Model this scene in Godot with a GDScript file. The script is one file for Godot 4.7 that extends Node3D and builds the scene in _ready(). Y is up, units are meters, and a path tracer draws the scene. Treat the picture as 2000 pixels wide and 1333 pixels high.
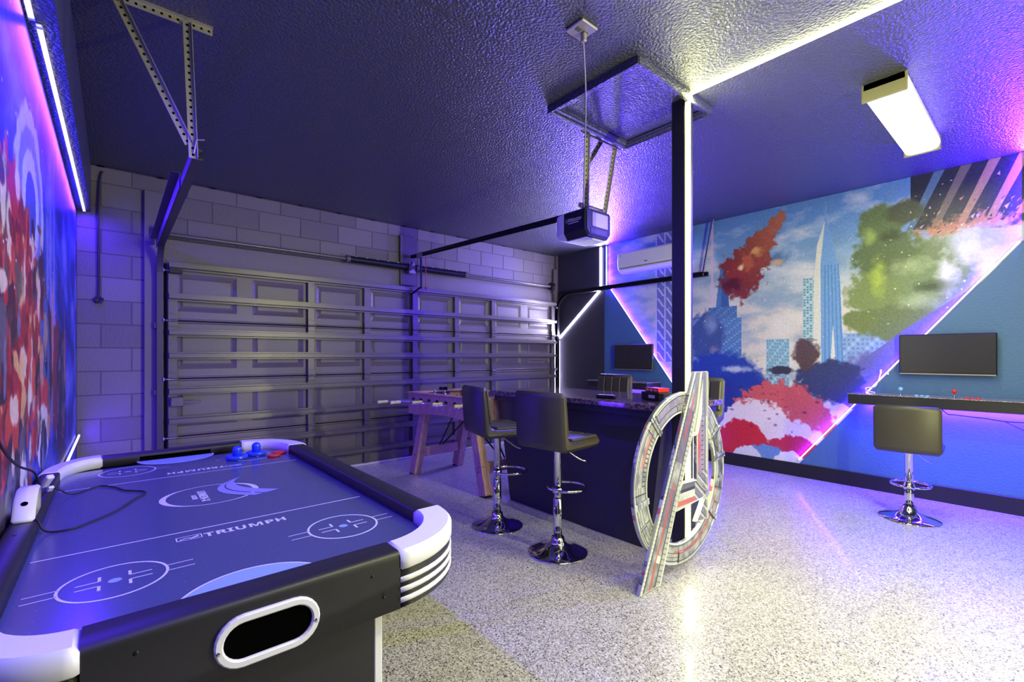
extends Node3D
# Garage turned into a game room. The camera stands at x = 0, z = 0; the garage door is at z = -5.3, the mural wall at x = 5.5.

const CEIL := 2.905
const XL := -0.25      # left wall
const XR := 5.5        # mural wall
const ZB := -5.33      # garage door wall
const ZF := 0.95       # wall behind the camera

var used := {}
var M := {}
var white_light := Color(0.99, 1.0, 0.72)
var cool_light := Color(0.80, 0.78, 1.0)
var violet := Color(0.28, 0.09, 1.0)

func _ready() -> void:
	set_camera()
	set_world()
	make_materials()
	lamps()
	room()
	garage_wall()
	garage_door()
	door_hardware()
	murals()
	air_hockey()
	island()
	emblem()
	foosball()
	stools()
	desks()
	opener()
	fittings()

# ------------------------------------------------------------------ camera, world
func set_camera() -> void:
	var c := Camera3D.new()
	c.name = "camera"
	c.projection = Camera3D.PROJECTION_FRUSTUM
	c.near = 0.05
	c.far = 60.0
	c.size = 0.05 * 1333.0 / 908.0
	c.frustum_offset = Vector2(0, 0.05 * 28.5 / 908.0)
	c.position = Vector3(0, 1.28, 0)
	c.rotation_degrees = Vector3(0, -40.5, 0)
	add_child(c)
	c.current = true

func set_world() -> void:
	var w := WorldEnvironment.new()
	w.name = "world"
	var e := Environment.new()
	e.background_mode = Environment.BG_COLOR
	e.background_color = Color(0.02, 0.02, 0.03)
	e.tonemap_mode = Environment.TONE_MAPPER_LINEAR
	e.tonemap_exposure = 1.0
	e.sdfgi_enabled = true
	e.ssao_enabled = true
	e.ssil_enabled = true
	w.environment = e
	add_child(w)

# the light fittings of the room and two added out of view; each glowing strip has an area light of its own just in front of it
func lamps() -> void:
	# white strips: the ceiling, the pillar, and one added unseen behind the camera as fill
	led("led_strip", "long warm white light strip running along the ceiling to the pillar", Vector3(2.70, CEIL - 0.008, -1.53), Vector3(2.70, CEIL - 0.008, 0.94), Vector3.DOWN, white_light, 16.0, 36.0, 0.02)
	led("led_strip", "vertical warm white light strip on the dark square pillar", Vector3(2.735, 0.1, -1.502), Vector3(2.735, CEIL - 0.02, -1.502), Vector3.BACK, white_light, 16.0, 28.0, 0.03)
	led("led_strip", "added unseen warm white light strip down the wall behind the camera", Vector3(2.70, 0.15, ZF - 0.01), Vector3(2.70, CEIL - 0.03, ZF - 0.01), Vector3.FORWARD, white_light, 16.0, 115.0, 0.02)
	# white strips on the black stretch of wall beside the door
	led("led_strip", "short upright white light strip on the black wall end below the ceiling", Vector3(XR - 0.024, 2.27, -4.385), Vector3(XR - 0.024, CEIL - 0.01, -4.385), Vector3.LEFT, cool_light, 14.0, 20.0, 0.03)
	led("led_strip", "slanting white light strip on the black wall end beside the garage door", Vector3(XR - 0.024, 2.26, -4.385), Vector3(XR - 0.024, 1.55, -5.24), Vector3.LEFT, cool_light, 14.0, 32.0, 0.03)
	led("led_strip", "upright white light strip in the corner of the garage door wall", Vector3(XR - 0.024, 1.54, -5.245), Vector3(XR - 0.024, 0.16, -5.245), Vector3.LEFT, cool_light, 14.0, 32.0, 0.03)
	# violet strips round the mural
	led("led_strip", "short upright violet light strip at the mural edge by the air conditioner", Vector3(XR - 0.012, 2.27, -4.29), Vector3(XR - 0.012, CEIL - 0.01, -4.29), Vector3(-0.9, 0.4, 0.6), violet, 2.2, 115.0, 0.014)
	led("led_strip", "violet light strip slanting down behind the small monitor to the pillar", Vector3(XR - 0.012, 2.26, -4.22), Vector3(XR - 0.012, 0.17, -2.66), Vector3(-0.8, 0.9, 0.8), violet, 2.2, 45.0, 0.014)
	led("led_strip", "violet light strip slanting down behind the large monitor and desk", Vector3(XR - 0.012, 2.205, -0.18), Vector3(XR - 0.012, 0.17, -1.775), Vector3(-0.8, 0.9, -0.8), violet, 2.2, 50.0, 0.014)
	led("led_strip", "upright violet light strip at the mural edge above the large monitor", Vector3(XR - 0.012, 2.22, -0.15), Vector3(XR - 0.012, CEIL - 0.01, -0.15), Vector3(-0.9, 0.4, -0.6), violet, 2.2, 120.0, 0.014)
	# violet strips of the left wall
	led("led_strip", "violet light strip under the boxed beam, nearest the door wall", Vector3(-0.195, 2.49, -5.28), Vector3(-0.212, 2.49, -2.42), Vector3(0.1, -1, 0), violet, 2.2, 62.0, 0.016)
	led("led_strip", "violet light strip under the boxed beam, nearest the camera", Vector3(-0.228, 2.49, -2.39), Vector3(-0.228, 2.49, 0.5), Vector3(0.1, -1, 0), violet, 2.2, 46.0, 0.016)
	led("led_strip", "violet light strip low on the poster wall behind the hockey table", Vector3(-0.225, 0.62, -5.25), Vector3(-0.225, 0.62, -3.2), Vector3(0.7, 0, -0.3), violet, 2.2, 24.0, 0.016)
	# violet strips under the two arcade desks
	led("led_strip", "violet light strip tucked under the large arcade desk", Vector3(XR - 0.06, 0.827, -1.2), Vector3(XR - 0.06, 0.827, 0.1), Vector3(0.3, -1, 0), violet, 2.2, 85.0, 0.014)
	led("led_strip", "violet light strip tucked under the small arcade desk", Vector3(XR - 0.06, 0.827, -4.3), Vector3(XR - 0.06, 0.827, -3.42), Vector3(0.3, -1, 0), violet, 2.2, 30.0, 0.014)
	fluorescent("wraparound ceiling lamp with a glowing ribbed lens near the mural wall", Vector3(4.015, CEIL, -0.655), 22.0)
	fluorescent("added unseen wraparound ceiling lamp with a glowing lens right above the camera", Vector3(1.35, CEIL, 0.1), 36.0)  # added out of view to brighten the near floor and table

func led(called: String, label: String, a: Vector3, b: Vector3, towards: Vector3, color: Color, glow: float, watts: float, w: float) -> void:
	var t := thing(called, label, "light strip", "led light strips", a.lerp(b, 0.5))
	var along := (b - a).normalized()
	var length := a.distance_to(b)
	var n := (towards - along * towards.dot(along)).normalized()
	var side := along.cross(n)
	var frame := Basis(along, n, side)
	var st := S()
	bx(st, Vector3.ZERO, Vector3(length, w * 0.7, w), 0.002, frame)
	put(st, "diffuser", glow_mat(color if color.g > 0.5 else Color(0.80, 0.76, 1.0), glow), t)
	for s in [-1, 1]:
		var st2 := S()
		bx(st2, along * s * (length * 0.5 - 0.008), Vector3(0.016, w * 0.78, w * 1.12), 0.001, frame)
		put(st2, "end_cap", M.white_plastic, t)
	area("strip_lamp", a.lerp(b, 0.5) + n * (w * 0.35 + 0.003), n, along, Vector2(length * 0.98, w), color, watts)

func area(called: String, at: Vector3, n: Vector3, along: Vector3, size: Vector2, color: Color, watts: float) -> void:
	var l := AreaLight3D.new()
	l.name = called
	l.area_size = size
	l.light_color = color
	l.light_energy = watts / (PI * PI)
	l.area_range = 12.0
	l.shadow_enabled = true
	var x := (along - n * along.dot(n)).normalized()
	l.position = at
	# an AreaLight3D shines along its -z
	l.basis = Basis(x, (-n).cross(x).normalized(), -n.normalized())
	add_child(l, true)

func fluorescent(label: String, at: Vector3, watts: float) -> void:
	var t := thing("ceiling_light", label, "light", "", at)
	var st := S()
	bx(st, Vector3(0, -0.022, 0), Vector3(1.2, 0.044, 0.2), 0.004)
	put(st, "housing", M.white_metal, t)
	for s in [-1, 1]:
		st = S()
		bx(st, Vector3(s * 0.592, -0.055, 0), Vector3(0.016, 0.11, 0.215), 0.004)
		put(st, "end_cap", M.lamp_end, t)
	st = S()
	var prof := PackedVector2Array([Vector2(-0.1, 0), Vector2(-0.104, -0.03), Vector2(-0.09, -0.062), Vector2(-0.06, -0.072), Vector2(0.06, -0.072), Vector2(0.09, -0.062), Vector2(0.104, -0.03), Vector2(0.1, 0)])
	prism(st, prof, Transform3D(Basis(Vector3(0, 0, 1), Vector3(0, 1, 0), Vector3(1, 0, 0)), Vector3(-0.582, -0.03, 0)), 1.164, 0.0, true)
	put(st, "lens", glow_mat(Color(1.0, 0.98, 0.86), 3.0), t)
	var rib_glow := glow_mat(Color(1.0, 0.98, 0.86), 2.6)
	for i in 13:
		st = S()
		bx(st, Vector3(0, -0.1025, -0.054 + i * 0.009), Vector3(1.16, 0.002, 0.003), 0.0)
		put(st, "lens_rib", rib_glow, t)
	area("ceiling_lamp", at + Vector3(0, -0.107, 0), Vector3.DOWN, Vector3.RIGHT, Vector2(1.15, 0.18), Color(0.99, 1.0, 0.74), watts)

# ------------------------------------------------------------------ helpers
func numbered(called: String) -> String:
	var k: int = used.get(called, 0)
	used[called] = k + 1
	return called if k == 0 else "%s_%03d" % [called, k]

func thing(called: String, label: String, category: String, group := "", at := Vector3.ZERO, turn := 0.0) -> Node3D:
	var o := Node3D.new()
	o.name = numbered(called)
	o.position = at
	o.rotation.y = turn
	add_child(o)
	tag(o, label, category, group)
	return o

func tag(o: Node3D, label: String, category: String, group := "") -> void:
	o.set_meta("label", label)
	o.set_meta("category", category)
	if group != "":
		o.set_meta("group", group)

func dup(source: Node3D, label: String, at: Vector3, turn := 0.0) -> Node3D:
	var c: Node3D = source.duplicate()
	c.name = numbered(String(source.name).rstrip("_0123456789"))
	add_child(c)
	c.position = at
	c.rotation.y = turn
	c.set_meta("label", label)
	return c

func S() -> SurfaceTool:
	var st := SurfaceTool.new()
	st.begin(Mesh.PRIMITIVE_TRIANGLES)
	return st

func put(st: SurfaceTool, called: String, m: Material, parent: Node3D = null) -> MeshInstance3D:
	st.generate_normals()
	return putm(st.commit(), called, m, parent)

func putm(mesh: Mesh, called: String, m: Material, parent: Node3D = null) -> MeshInstance3D:
	var o := MeshInstance3D.new()
	o.mesh = mesh
	o.material_override = m
	if parent == null:
		o.name = numbered(called)
		add_child(o)
	else:
		o.name = called
		parent.add_child(o, true)
	return o

func struct(st: SurfaceTool, called: String, m: Material) -> MeshInstance3D:
	var o := put(st, called, m)
	o.set_meta("kind", "structure")
	return o

func tri(st: SurfaceTool, a: Vector3, b: Vector3, c: Vector3, n: Vector3, smooth := false, ua := Vector2.ZERO, ub := Vector2.ZERO, uc := Vector2.ZERO) -> void:
	if (b - a).cross(c - a).dot(n) > 0.0:
		var s := b
		b = c
		c = s
		var u := ub
		ub = uc
		uc = u
	st.set_smooth_group(0 if smooth else -1)
	st.set_uv(ua)
	st.add_vertex(a)
	st.set_uv(ub)
	st.add_vertex(b)
	st.set_uv(uc)
	st.add_vertex(c)

func quad(st: SurfaceTool, a: Vector3, b: Vector3, c: Vector3, d: Vector3, n: Vector3, smooth := false) -> void:
	tri(st, a, b, c, n, smooth)
	tri(st, a, c, d, n, smooth)

# a box, its edges cut by bev
func bx(st: SurfaceTool, c: Vector3, size: Vector3, bev := 0.0, basis := Basis()) -> void:
	var h := size * 0.5
	bev = minf(bev, minf(h.x, minf(h.y, h.z)) * 0.8)
	var P := func(x: float, y: float, z: float) -> Vector3: return c + basis * Vector3(x, y, z)
	for ax in 3:
		for s in [-1.0, 1.0]:
			var u := (ax + 1) % 3
			var v := (ax + 2) % 3
			var pts: Array[Vector3] = []
			for k in [[-1, -1], [1, -1], [1, 1], [-1, 1]]:
				var p := Vector3.ZERO
				p[ax] = s * h[ax]
				p[u] = k[0] * (h[u] - bev)
				p[v] = k[1] * (h[v] - bev)
				pts.append(c + basis * p)
			var n := Vector3.ZERO
			n[ax] = s
			quad(st, pts[0], pts[1], pts[2], pts[3], basis * n)
	if bev <= 0.0:
		return
	for ax in 3:
		var u := (ax + 1) % 3
		var v := (ax + 2) % 3
		for su in [-1.0, 1.0]:
			for sv in [-1.0, 1.0]:
				var pts: Array[Vector3] = []
				for k in [[-1, 0], [1, 0], [1, 1], [-1, 1]]:
					var p := Vector3.ZERO
					p[ax] = k[0] * (h[ax] - bev)
					p[u] = su * (h[u] - (bev if k[1] == 1 else 0.0))
					p[v] = sv * (h[v] - (0.0 if k[1] == 1 else bev))
					pts.append(c + basis * p)
				var n := Vector3.ZERO
				n[u] = su
				n[v] = sv
				quad(st, pts[0], pts[1], pts[2], pts[3], basis * n)
	for sx in [-1.0, 1.0]:
		for sy in [-1.0, 1.0]:
			for sz in [-1.0, 1.0]:
				tri(st, P.call(sx * h.x, sy * (h.y - bev), sz * (h.z - bev)), P.call(sx * (h.x - bev), sy * h.y, sz * (h.z - bev)), P.call(sx * (h.x - bev), sy * (h.y - bev), sz * h.z), basis * Vector3(sx, sy, sz))

func bar(st: SurfaceTool, a: Vector3, b: Vector3, w: float, d: float, bev := 0.0, side := Vector3.ZERO) -> void:
	var y := (b - a).normalized()
	var ref := side if side != Vector3.ZERO else (Vector3.RIGHT if absf(y.x) < 0.9 else Vector3.BACK)
	var z := ref.cross(y).normalized()
	var x := y.cross(z)
	bx(st, a.lerp(b, 0.5), Vector3(w, a.distance_to(b), d), bev, Basis(x, y, z))

# a round tube along points
func tube(st: SurfaceTool, pts: Array, r: float, n := 10, closed := false) -> void:
	var rings: Array = []
	var count := pts.size()
	var prev := Vector3.ZERO
	for i in count:
		var p: Vector3 = pts[i]
		var before: Vector3 = pts[(i - 1 + count) % count] if closed or i > 0 else p
		var after: Vector3 = pts[(i + 1) % count] if closed or i < count - 1 else p
		var t := (after - before).normalized()
		var x := prev
		if prev == Vector3.ZERO:
			x = Vector3.UP if absf(t.y) < 0.9 else Vector3.RIGHT
		x = (x - t * x.dot(t)).normalized()
		prev = x
		var y := t.cross(x)
		var ring: Array[Vector3] = []
		for k in n:
			var a := TAU * k / n
			ring.append(p + (x * cos(a) + y * sin(a)) * r)
		rings.append(ring)
	for i in (count if closed else count - 1):
		var A: Array = rings[i]
		var j := (i + 1) % count
		var B: Array = rings[j]
		var mid: Vector3 = (pts[i] + pts[j]) * 0.5
		for k in n:
			var l := (k + 1) % n
			var c: Vector3 = (A[k] + A[l] + B[k] + B[l]) * 0.25
			quad(st, A[k], A[l], B[l], B[k], c - mid, true)
	if not closed:
		for e in [0, count - 1]:
			var R: Array = rings[e]
			var out: Vector3 = pts[e] - pts[1 if e == 0 else count - 2]
			for k in n:
				tri(st, pts[e], R[k], R[(k + 1) % n], out)

# turned about y: profile of (radius, height) with the outside on the right when walked
func lathe(st: SurfaceTool, prof: PackedVector2Array, at := Vector3.ZERO, n := 24, basis := Basis(), smooth := true) -> void:
	for i in prof.size() - 1:
		var p := prof[i]
		var q := prof[i + 1]
		var e := q - p
		for k in n:
			var a := TAU * k / n
			var b := TAU * (k + 1) / n
			var da := Vector3(cos(a), 0, sin(a))
			var db := Vector3(cos(b), 0, sin(b))
			var m := (da + db) * 0.5
			var out := basis * (m * e.y + Vector3.UP * -e.x)
			var P1 := at + basis * (da * p.x + Vector3.UP * p.y)
			var P2 := at + basis * (db * p.x + Vector3.UP * p.y)
			var P3 := at + basis * (db * q.x + Vector3.UP * q.y)
			var P4 := at + basis * (da * q.x + Vector3.UP * q.y)
			if p.x < 1e-6:
				tri(st, P1, P3, P4, out, smooth)
			elif q.x < 1e-6:
				tri(st, P1, P2, P3, out, smooth)
			else:
				quad(st, P1, P2, P3, P4, out, smooth)

func ccw(poly: PackedVector2Array) -> PackedVector2Array:
	if Geometry2D.is_polygon_clockwise(poly):
		var p := poly.duplicate()
		p.reverse()
		return p
	return poly

func inset(poly: PackedVector2Array, d: float) -> PackedVector2Array:
	var out := PackedVector2Array()
	var n := poly.size()
	for i in n:
		var a := (poly[i] - poly[(i - 1 + n) % n]).normalized()
		var b := (poly[(i + 1) % n] - poly[i]).normalized()
		var na := Vector2(-a.y, a.x)
		var nb := Vector2(-b.y, b.x)
		var m := (na + nb).normalized()
		out.append(poly[i] + m * d / maxf(0.35, m.dot(na)))
	return out

# a polygon pushed along the z of T by depth, both rims cut by bev
func prism(st: SurfaceTool, shape: PackedVector2Array, T: Transform3D, depth: float, bev := 0.0, smooth := false) -> void:
	# Geometry2D's clockwise is for y down; walk with the inside on the left
	var area2 := 0.0
	for i in shape.size():
		area2 += shape[i].cross(shape[(i + 1) % shape.size()])
	var poly := shape.duplicate()
	if area2 < 0.0:
		poly.reverse()
	var n := poly.size()
	var small := inset(poly, bev) if bev > 0.0 else poly
	var layers := [[small, 0.0], [poly, bev], [poly, depth - bev], [small, depth]] if bev > 0.0 else [[poly, 0.0], [poly, depth]]
	for L in layers.size() - 1:
		var A: PackedVector2Array = layers[L][0]
		var B: PackedVector2Array = layers[L + 1][0]
		var za: float = layers[L][1]
		var zb: float = layers[L + 1][1]
		for i in n:
			var j := (i + 1) % n
			var e := poly[j] - poly[i]
			var out := T.basis * Vector3(e.y, -e.x, 0)
			quad(st, T * Vector3(A[i].x, A[i].y, za), T * Vector3(A[j].x, A[j].y, za), T * Vector3(B[j].x, B[j].y, zb), T * Vector3(B[i].x, B[i].y, zb), out, smooth)
	var ids := Geometry2D.triangulate_polygon(small)
	for z in [0.0, depth]:
		var out := T.basis * Vector3(0, 0, -1.0 if z == 0.0 else 1.0)
		for i in range(0, ids.size(), 3):
			tri(st, T * Vector3(small[ids[i]].x, small[ids[i]].y, z), T * Vector3(small[ids[i + 1]].x, small[ids[i + 1]].y, z), T * Vector3(small[ids[i + 2]].x, small[ids[i + 2]].y, z), out)

# a closed profile carried along a path that lies in the plane x = 0: a is across (x), b is square to the path
func sweep_x(st: SurfaceTool, x0: float, path: PackedVector2Array, prof: PackedVector2Array) -> void:
	var rows: Array = []
	var mids: Array[Vector3] = []
	for i in path.size():
		var t := (path[mini(i + 1, path.size() - 1)] - path[maxi(i - 1, 0)]).normalized()
		var nn := Vector2(-t.y, t.x)
		var row: Array[Vector3] = []
		for p in prof:
			row.append(Vector3(x0 + p.x, path[i].y + nn.y * p.y, path[i].x + nn.x * p.y))
		rows.append(row)
		mids.append(Vector3(x0, path[i].y, path[i].x))
	var m := prof.size()
	for i in rows.size() - 1:
		for k in m:
			var l := (k + 1) % m
			var A: Vector3 = rows[i][k]
			var B: Vector3 = rows[i][l]
			var C: Vector3 = rows[i + 1][l]
			var D: Vector3 = rows[i + 1][k]
			var along: Vector3 = rows[i + 1][k] - rows[i][k]
			quad(st, A, B, C, D, along.cross(B - A))
	for e in [0, rows.size() - 1]:
		var R: Array = rows[e]
		var c := Vector3.ZERO
		for p in R:
			c += p / float(m)
		var out: Vector3 = mids[e] - mids[1 if e == 0 else mids.size() - 2]
		for k in m:
			tri(st, c, R[k], R[(k + 1) % m], out)

func arc(c: Vector2, r: float, a0: float, a1: float, n: int) -> PackedVector2Array:
	var out := PackedVector2Array()
	for i in n + 1:
		var a := deg_to_rad(lerpf(a0, a1, float(i) / n))
		out.append(c + Vector2(cos(a), sin(a)) * r)
	return out

func words(text: String, height: float, depth: float, bold := true, mono := false) -> TextMesh:
	var f := SystemFont.new()
	f.font_names = PackedStringArray(["Droid Sans Mono" if mono else "Droid Sans"])
	f.font_weight = 700 if bold else 400
	var m := TextMesh.new()
	m.text = text
	m.font = f
	m.font_size = 64
	m.pixel_size = height / 46.0
	m.depth = depth
	return m

# ------------------------------------------------------------------ materials
func mat(c: Color, rough := 0.6, metal := 0.0) -> StandardMaterial3D:
	var m := StandardMaterial3D.new()
	m.albedo_color = c
	m.roughness = rough
	m.metallic = metal
	return m

func c8(r: int, g: int, b: int) -> Color:
	return Color8(r, g, b)

func glow_mat(c: Color, energy: float) -> StandardMaterial3D:
	var m := mat(Color(0.9, 0.9, 0.9), 0.5)
	m.emission_enabled = true
	m.emission = c
	m.emission_energy_multiplier = energy
	return m

func noise_tex(freq: float, seed_: int, ramp: Array = [], normal := 0.0, kind := FastNoiseLite.TYPE_SIMPLEX_SMOOTH, size := 512, octaves := 4) -> NoiseTexture2D:
	var n := FastNoiseLite.new()
	n.seed = seed_
	n.frequency = freq
	n.noise_type = kind
	n.fractal_octaves = octaves
	var t := NoiseTexture2D.new()
	t.width = size
	t.height = size
	t.seamless = true
	t.noise = n
	if normal > 0.0:
		t.as_normal_map = true
		t.bump_strength = normal
	if ramp.size():
		var g := Gradient.new()
		var offs := PackedFloat32Array()
		var cols := PackedColorArray()
		for r in ramp:
			offs.append(r[0])
			cols.append(r[1])
		g.offsets = offs
		g.colors = cols
		t.color_ramp = g
	return t

func tri_map(m: StandardMaterial3D, scale: float) -> StandardMaterial3D:
	m.uv1_triplanar = true
	m.uv1_world_triplanar = true
	m.uv1_scale = Vector3.ONE * scale
	return m

func bumpy(m: StandardMaterial3D, t: Texture2D, scale: float, strength: float) -> StandardMaterial3D:
	m.normal_enabled = true
	m.normal_texture = t
	m.normal_scale = strength
	return tri_map(m, scale)

func flake_image() -> ImageTexture:
	var rng := RandomNumberGenerator.new()
	rng.seed = 11
	var im := Image.create(1024, 1024, false, Image.FORMAT_RGB8)
	im.fill(c8(196, 193, 184))
	var pale := [c8(238, 236, 228), c8(226, 223, 212), c8(242, 241, 236), c8(206, 202, 192), c8(216, 213, 204), c8(178, 174, 165)]
	var deep := [c8(60, 58, 56), c8(112, 108, 100), c8(88, 85, 80), c8(38, 37, 38), c8(132, 127, 118)]
	for i in 52000:
		var dark := i % 3 == 2
		var w := rng.randi_range(2, 5) if dark else rng.randi_range(3, 8)
		var h := rng.randi_range(2, 4) if dark else rng.randi_range(3, 7)
		var x := rng.randi_range(0, 1023)
		var y := rng.randi_range(0, 1023)
		var c: Color = deep[rng.randi_range(0, 4)] if dark else pale[rng.randi_range(0, 5)]
		im.fill_rect(Rect2i(x, y, w, h), c)
		im.fill_rect(Rect2i(x + 1, y - 1, maxi(1, w - 2), h + 2), c)
	return ImageTexture.create_from_image(im)

func make_materials() -> void:
	var rough_n := noise_tex(0.02, 3, [], 5.0, FastNoiseLite.TYPE_SIMPLEX_SMOOTH, 512, 4)
	var knock_n := noise_tex(0.035, 5, [], 9.0, FastNoiseLite.TYPE_SIMPLEX_SMOOTH, 1024, 3)
	M.floor = tri_map(mat(Color(0.88, 0.87, 0.85), 0.34), 0.85)
	M.floor.albedo_texture = flake_image()
	M.floor.clearcoat_enabled = true
	M.floor.clearcoat = 0.35
	M.floor.clearcoat_roughness = 0.12
	M.ceiling = bumpy(mat(c8(61, 62, 71), 0.36), knock_n, 1.3, 0.9)
	M.ceiling.metallic_specular = 0.75
	M.block = bumpy(mat(c8(112, 105, 98), 0.5), rough_n, 4.0, 0.55)
	M.block_b = bumpy(mat(c8(104, 97, 91), 0.52), rough_n, 4.0, 0.6)
	M.block_c = bumpy(mat(c8(118, 111, 104), 0.5), rough_n, 4.0, 0.5)
	M.mortar = bumpy(mat(c8(92, 86, 80), 0.6), rough_n, 4.0, 0.6)
	M.door = bumpy(mat(c8(108, 101, 92), 0.42), noise_tex(0.01, 8, [], 3.0), 3.0, 0.25)
	M.door_metal = mat(c8(98, 93, 86), 0.34, 0.25)
	M.dark_wall = bumpy(mat(c8(50, 50, 56), 0.55), rough_n, 3.0, 0.4)
	M.blue_wall = bumpy(mat(c8(74, 110, 164), 0.5), rough_n, 3.5, 0.5)
	M.black_trim = mat(c8(30, 28, 28), 0.4)
	M.dark_metal = mat(c8(40, 40, 42), 0.35, 0.6)
	M.violet_grey = mat(c8(70, 66, 72), 0.35, 0.3)  # dull grey with a faint violet tint
	M.galv = bumpy(mat(c8(176, 170, 156), 0.42, 0.6), noise_tex(0.03, 9, [], 2.0), 6.0, 0.2)
	M.hole_shade = mat(c8(6, 6, 6), 0.95)  # flat black standing in for the shade inside openings
	M.hole_shade.metallic_specular = 0.0
	M.chrome = mat(c8(225, 225, 228), 0.07, 1.0)
	M.white_plastic = mat(c8(232, 230, 232), 0.35)
	M.white_metal = mat(c8(222, 220, 212), 0.4)
	M.lamp_end = mat(c8(120, 116, 88), 0.4)
	M.black_plastic = mat(c8(24, 24, 26), 0.38)
	M.laminate = bumpy(mat(c8(38, 37, 37), 0.42), noise_tex(0.08, 21, [], 3.0), 9.0, 0.2)
	M.playfield = mat(c8(104, 112, 152), 0.2)
	M.playfield.albedo_texture = hole_image()
	M.playfield = tri_map(M.playfield, 1.0 / 0.1)
	M.print = mat(c8(226, 226, 238), 0.35)
	M.print_blue = mat(c8(150, 178, 240), 0.35)
	M.print_pale = mat(c8(150, 152, 205), 0.35)
	M.leather = bumpy(mat(c8(62, 58, 52), 0.42), noise_tex(0.05, 31, [], 4.0, FastNoiseLite.TYPE_CELLULAR), 9.0, 0.2)
	M.seam = mat(c8(36, 34, 31), 0.6)
	M.wood = tri_map(mat(Color.WHITE, 0.5), 1.0)
	M.wood.albedo_texture = noise_tex(0.012, 41, [[0.0, c8(156, 116, 96)], [0.45, c8(184, 144, 122)], [0.7, c8(198, 158, 134)], [1.0, c8(212, 176, 150)]])
	M.wood.uv1_scale = Vector3(9, 1.2, 9)
	M.wood_top = tri_map(mat(Color.WHITE, 0.45), 1.0)
	M.wood_top.albedo_texture = M.wood.albedo_texture
	M.wood_top.uv1_scale = Vector3(9, 9, 1.2)
	M.island = mat(c8(34, 33, 34), 0.4)
	M.island_top = tri_map(mat(Color.WHITE, 0.08), 1.4)
	M.island_top.albedo_texture = noise_tex(0.016, 51, [[0.0, c8(40, 34, 42)], [0.4, c8(60, 48, 62)], [0.45, c8(130, 84, 92)], [0.52, c8(88, 72, 92)], [0.58, c8(160, 142, 152)], [0.64, c8(72, 60, 78)], [1.0, c8(48, 40, 50)]], 0.0, FastNoiseLite.TYPE_CELLULAR, 1024, 3)
	M.island_top.metallic_specular = 0.8
	M.desk_top = tri_map(mat(Color.WHITE, 0.12), 2.2)
	M.desk_top.albedo_texture = noise_tex(0.02, 57, [[0.0, c8(96, 88, 90)], [0.4, c8(140, 128, 124)], [0.5, c8(206, 198, 190)], [0.56, c8(120, 110, 116)], [1.0, c8(178, 168, 160)]], 0.0, FastNoiseLite.TYPE_CELLULAR, 512, 3)
	M.screen = mat(c8(50, 48, 48), 0.3)
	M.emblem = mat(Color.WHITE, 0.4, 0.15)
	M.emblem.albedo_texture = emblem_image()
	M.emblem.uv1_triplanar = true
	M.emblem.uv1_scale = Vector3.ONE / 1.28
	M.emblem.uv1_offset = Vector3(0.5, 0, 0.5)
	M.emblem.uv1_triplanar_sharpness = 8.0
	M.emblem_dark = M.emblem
	M.emblem_rim = mat(c8(188, 190, 184), 0.45, 0.2)
	M.emblem_red = mat(c8(196, 92, 84), 0.4, 0.3)
	M.emblem_groove = mat(c8(78, 78, 84), 0.5, 0.4)
	M.blue_plastic = mat(c8(40, 70, 225), 0.22)
	M.red_plastic = mat(c8(215, 48, 40), 0.25)
	M.pale_blue_plastic = mat(c8(120, 190, 225), 0.25)
	M.cable = mat(c8(34, 32, 36), 0.5)
	M.red_cord = mat(c8(210, 70, 80), 0.6)

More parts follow.
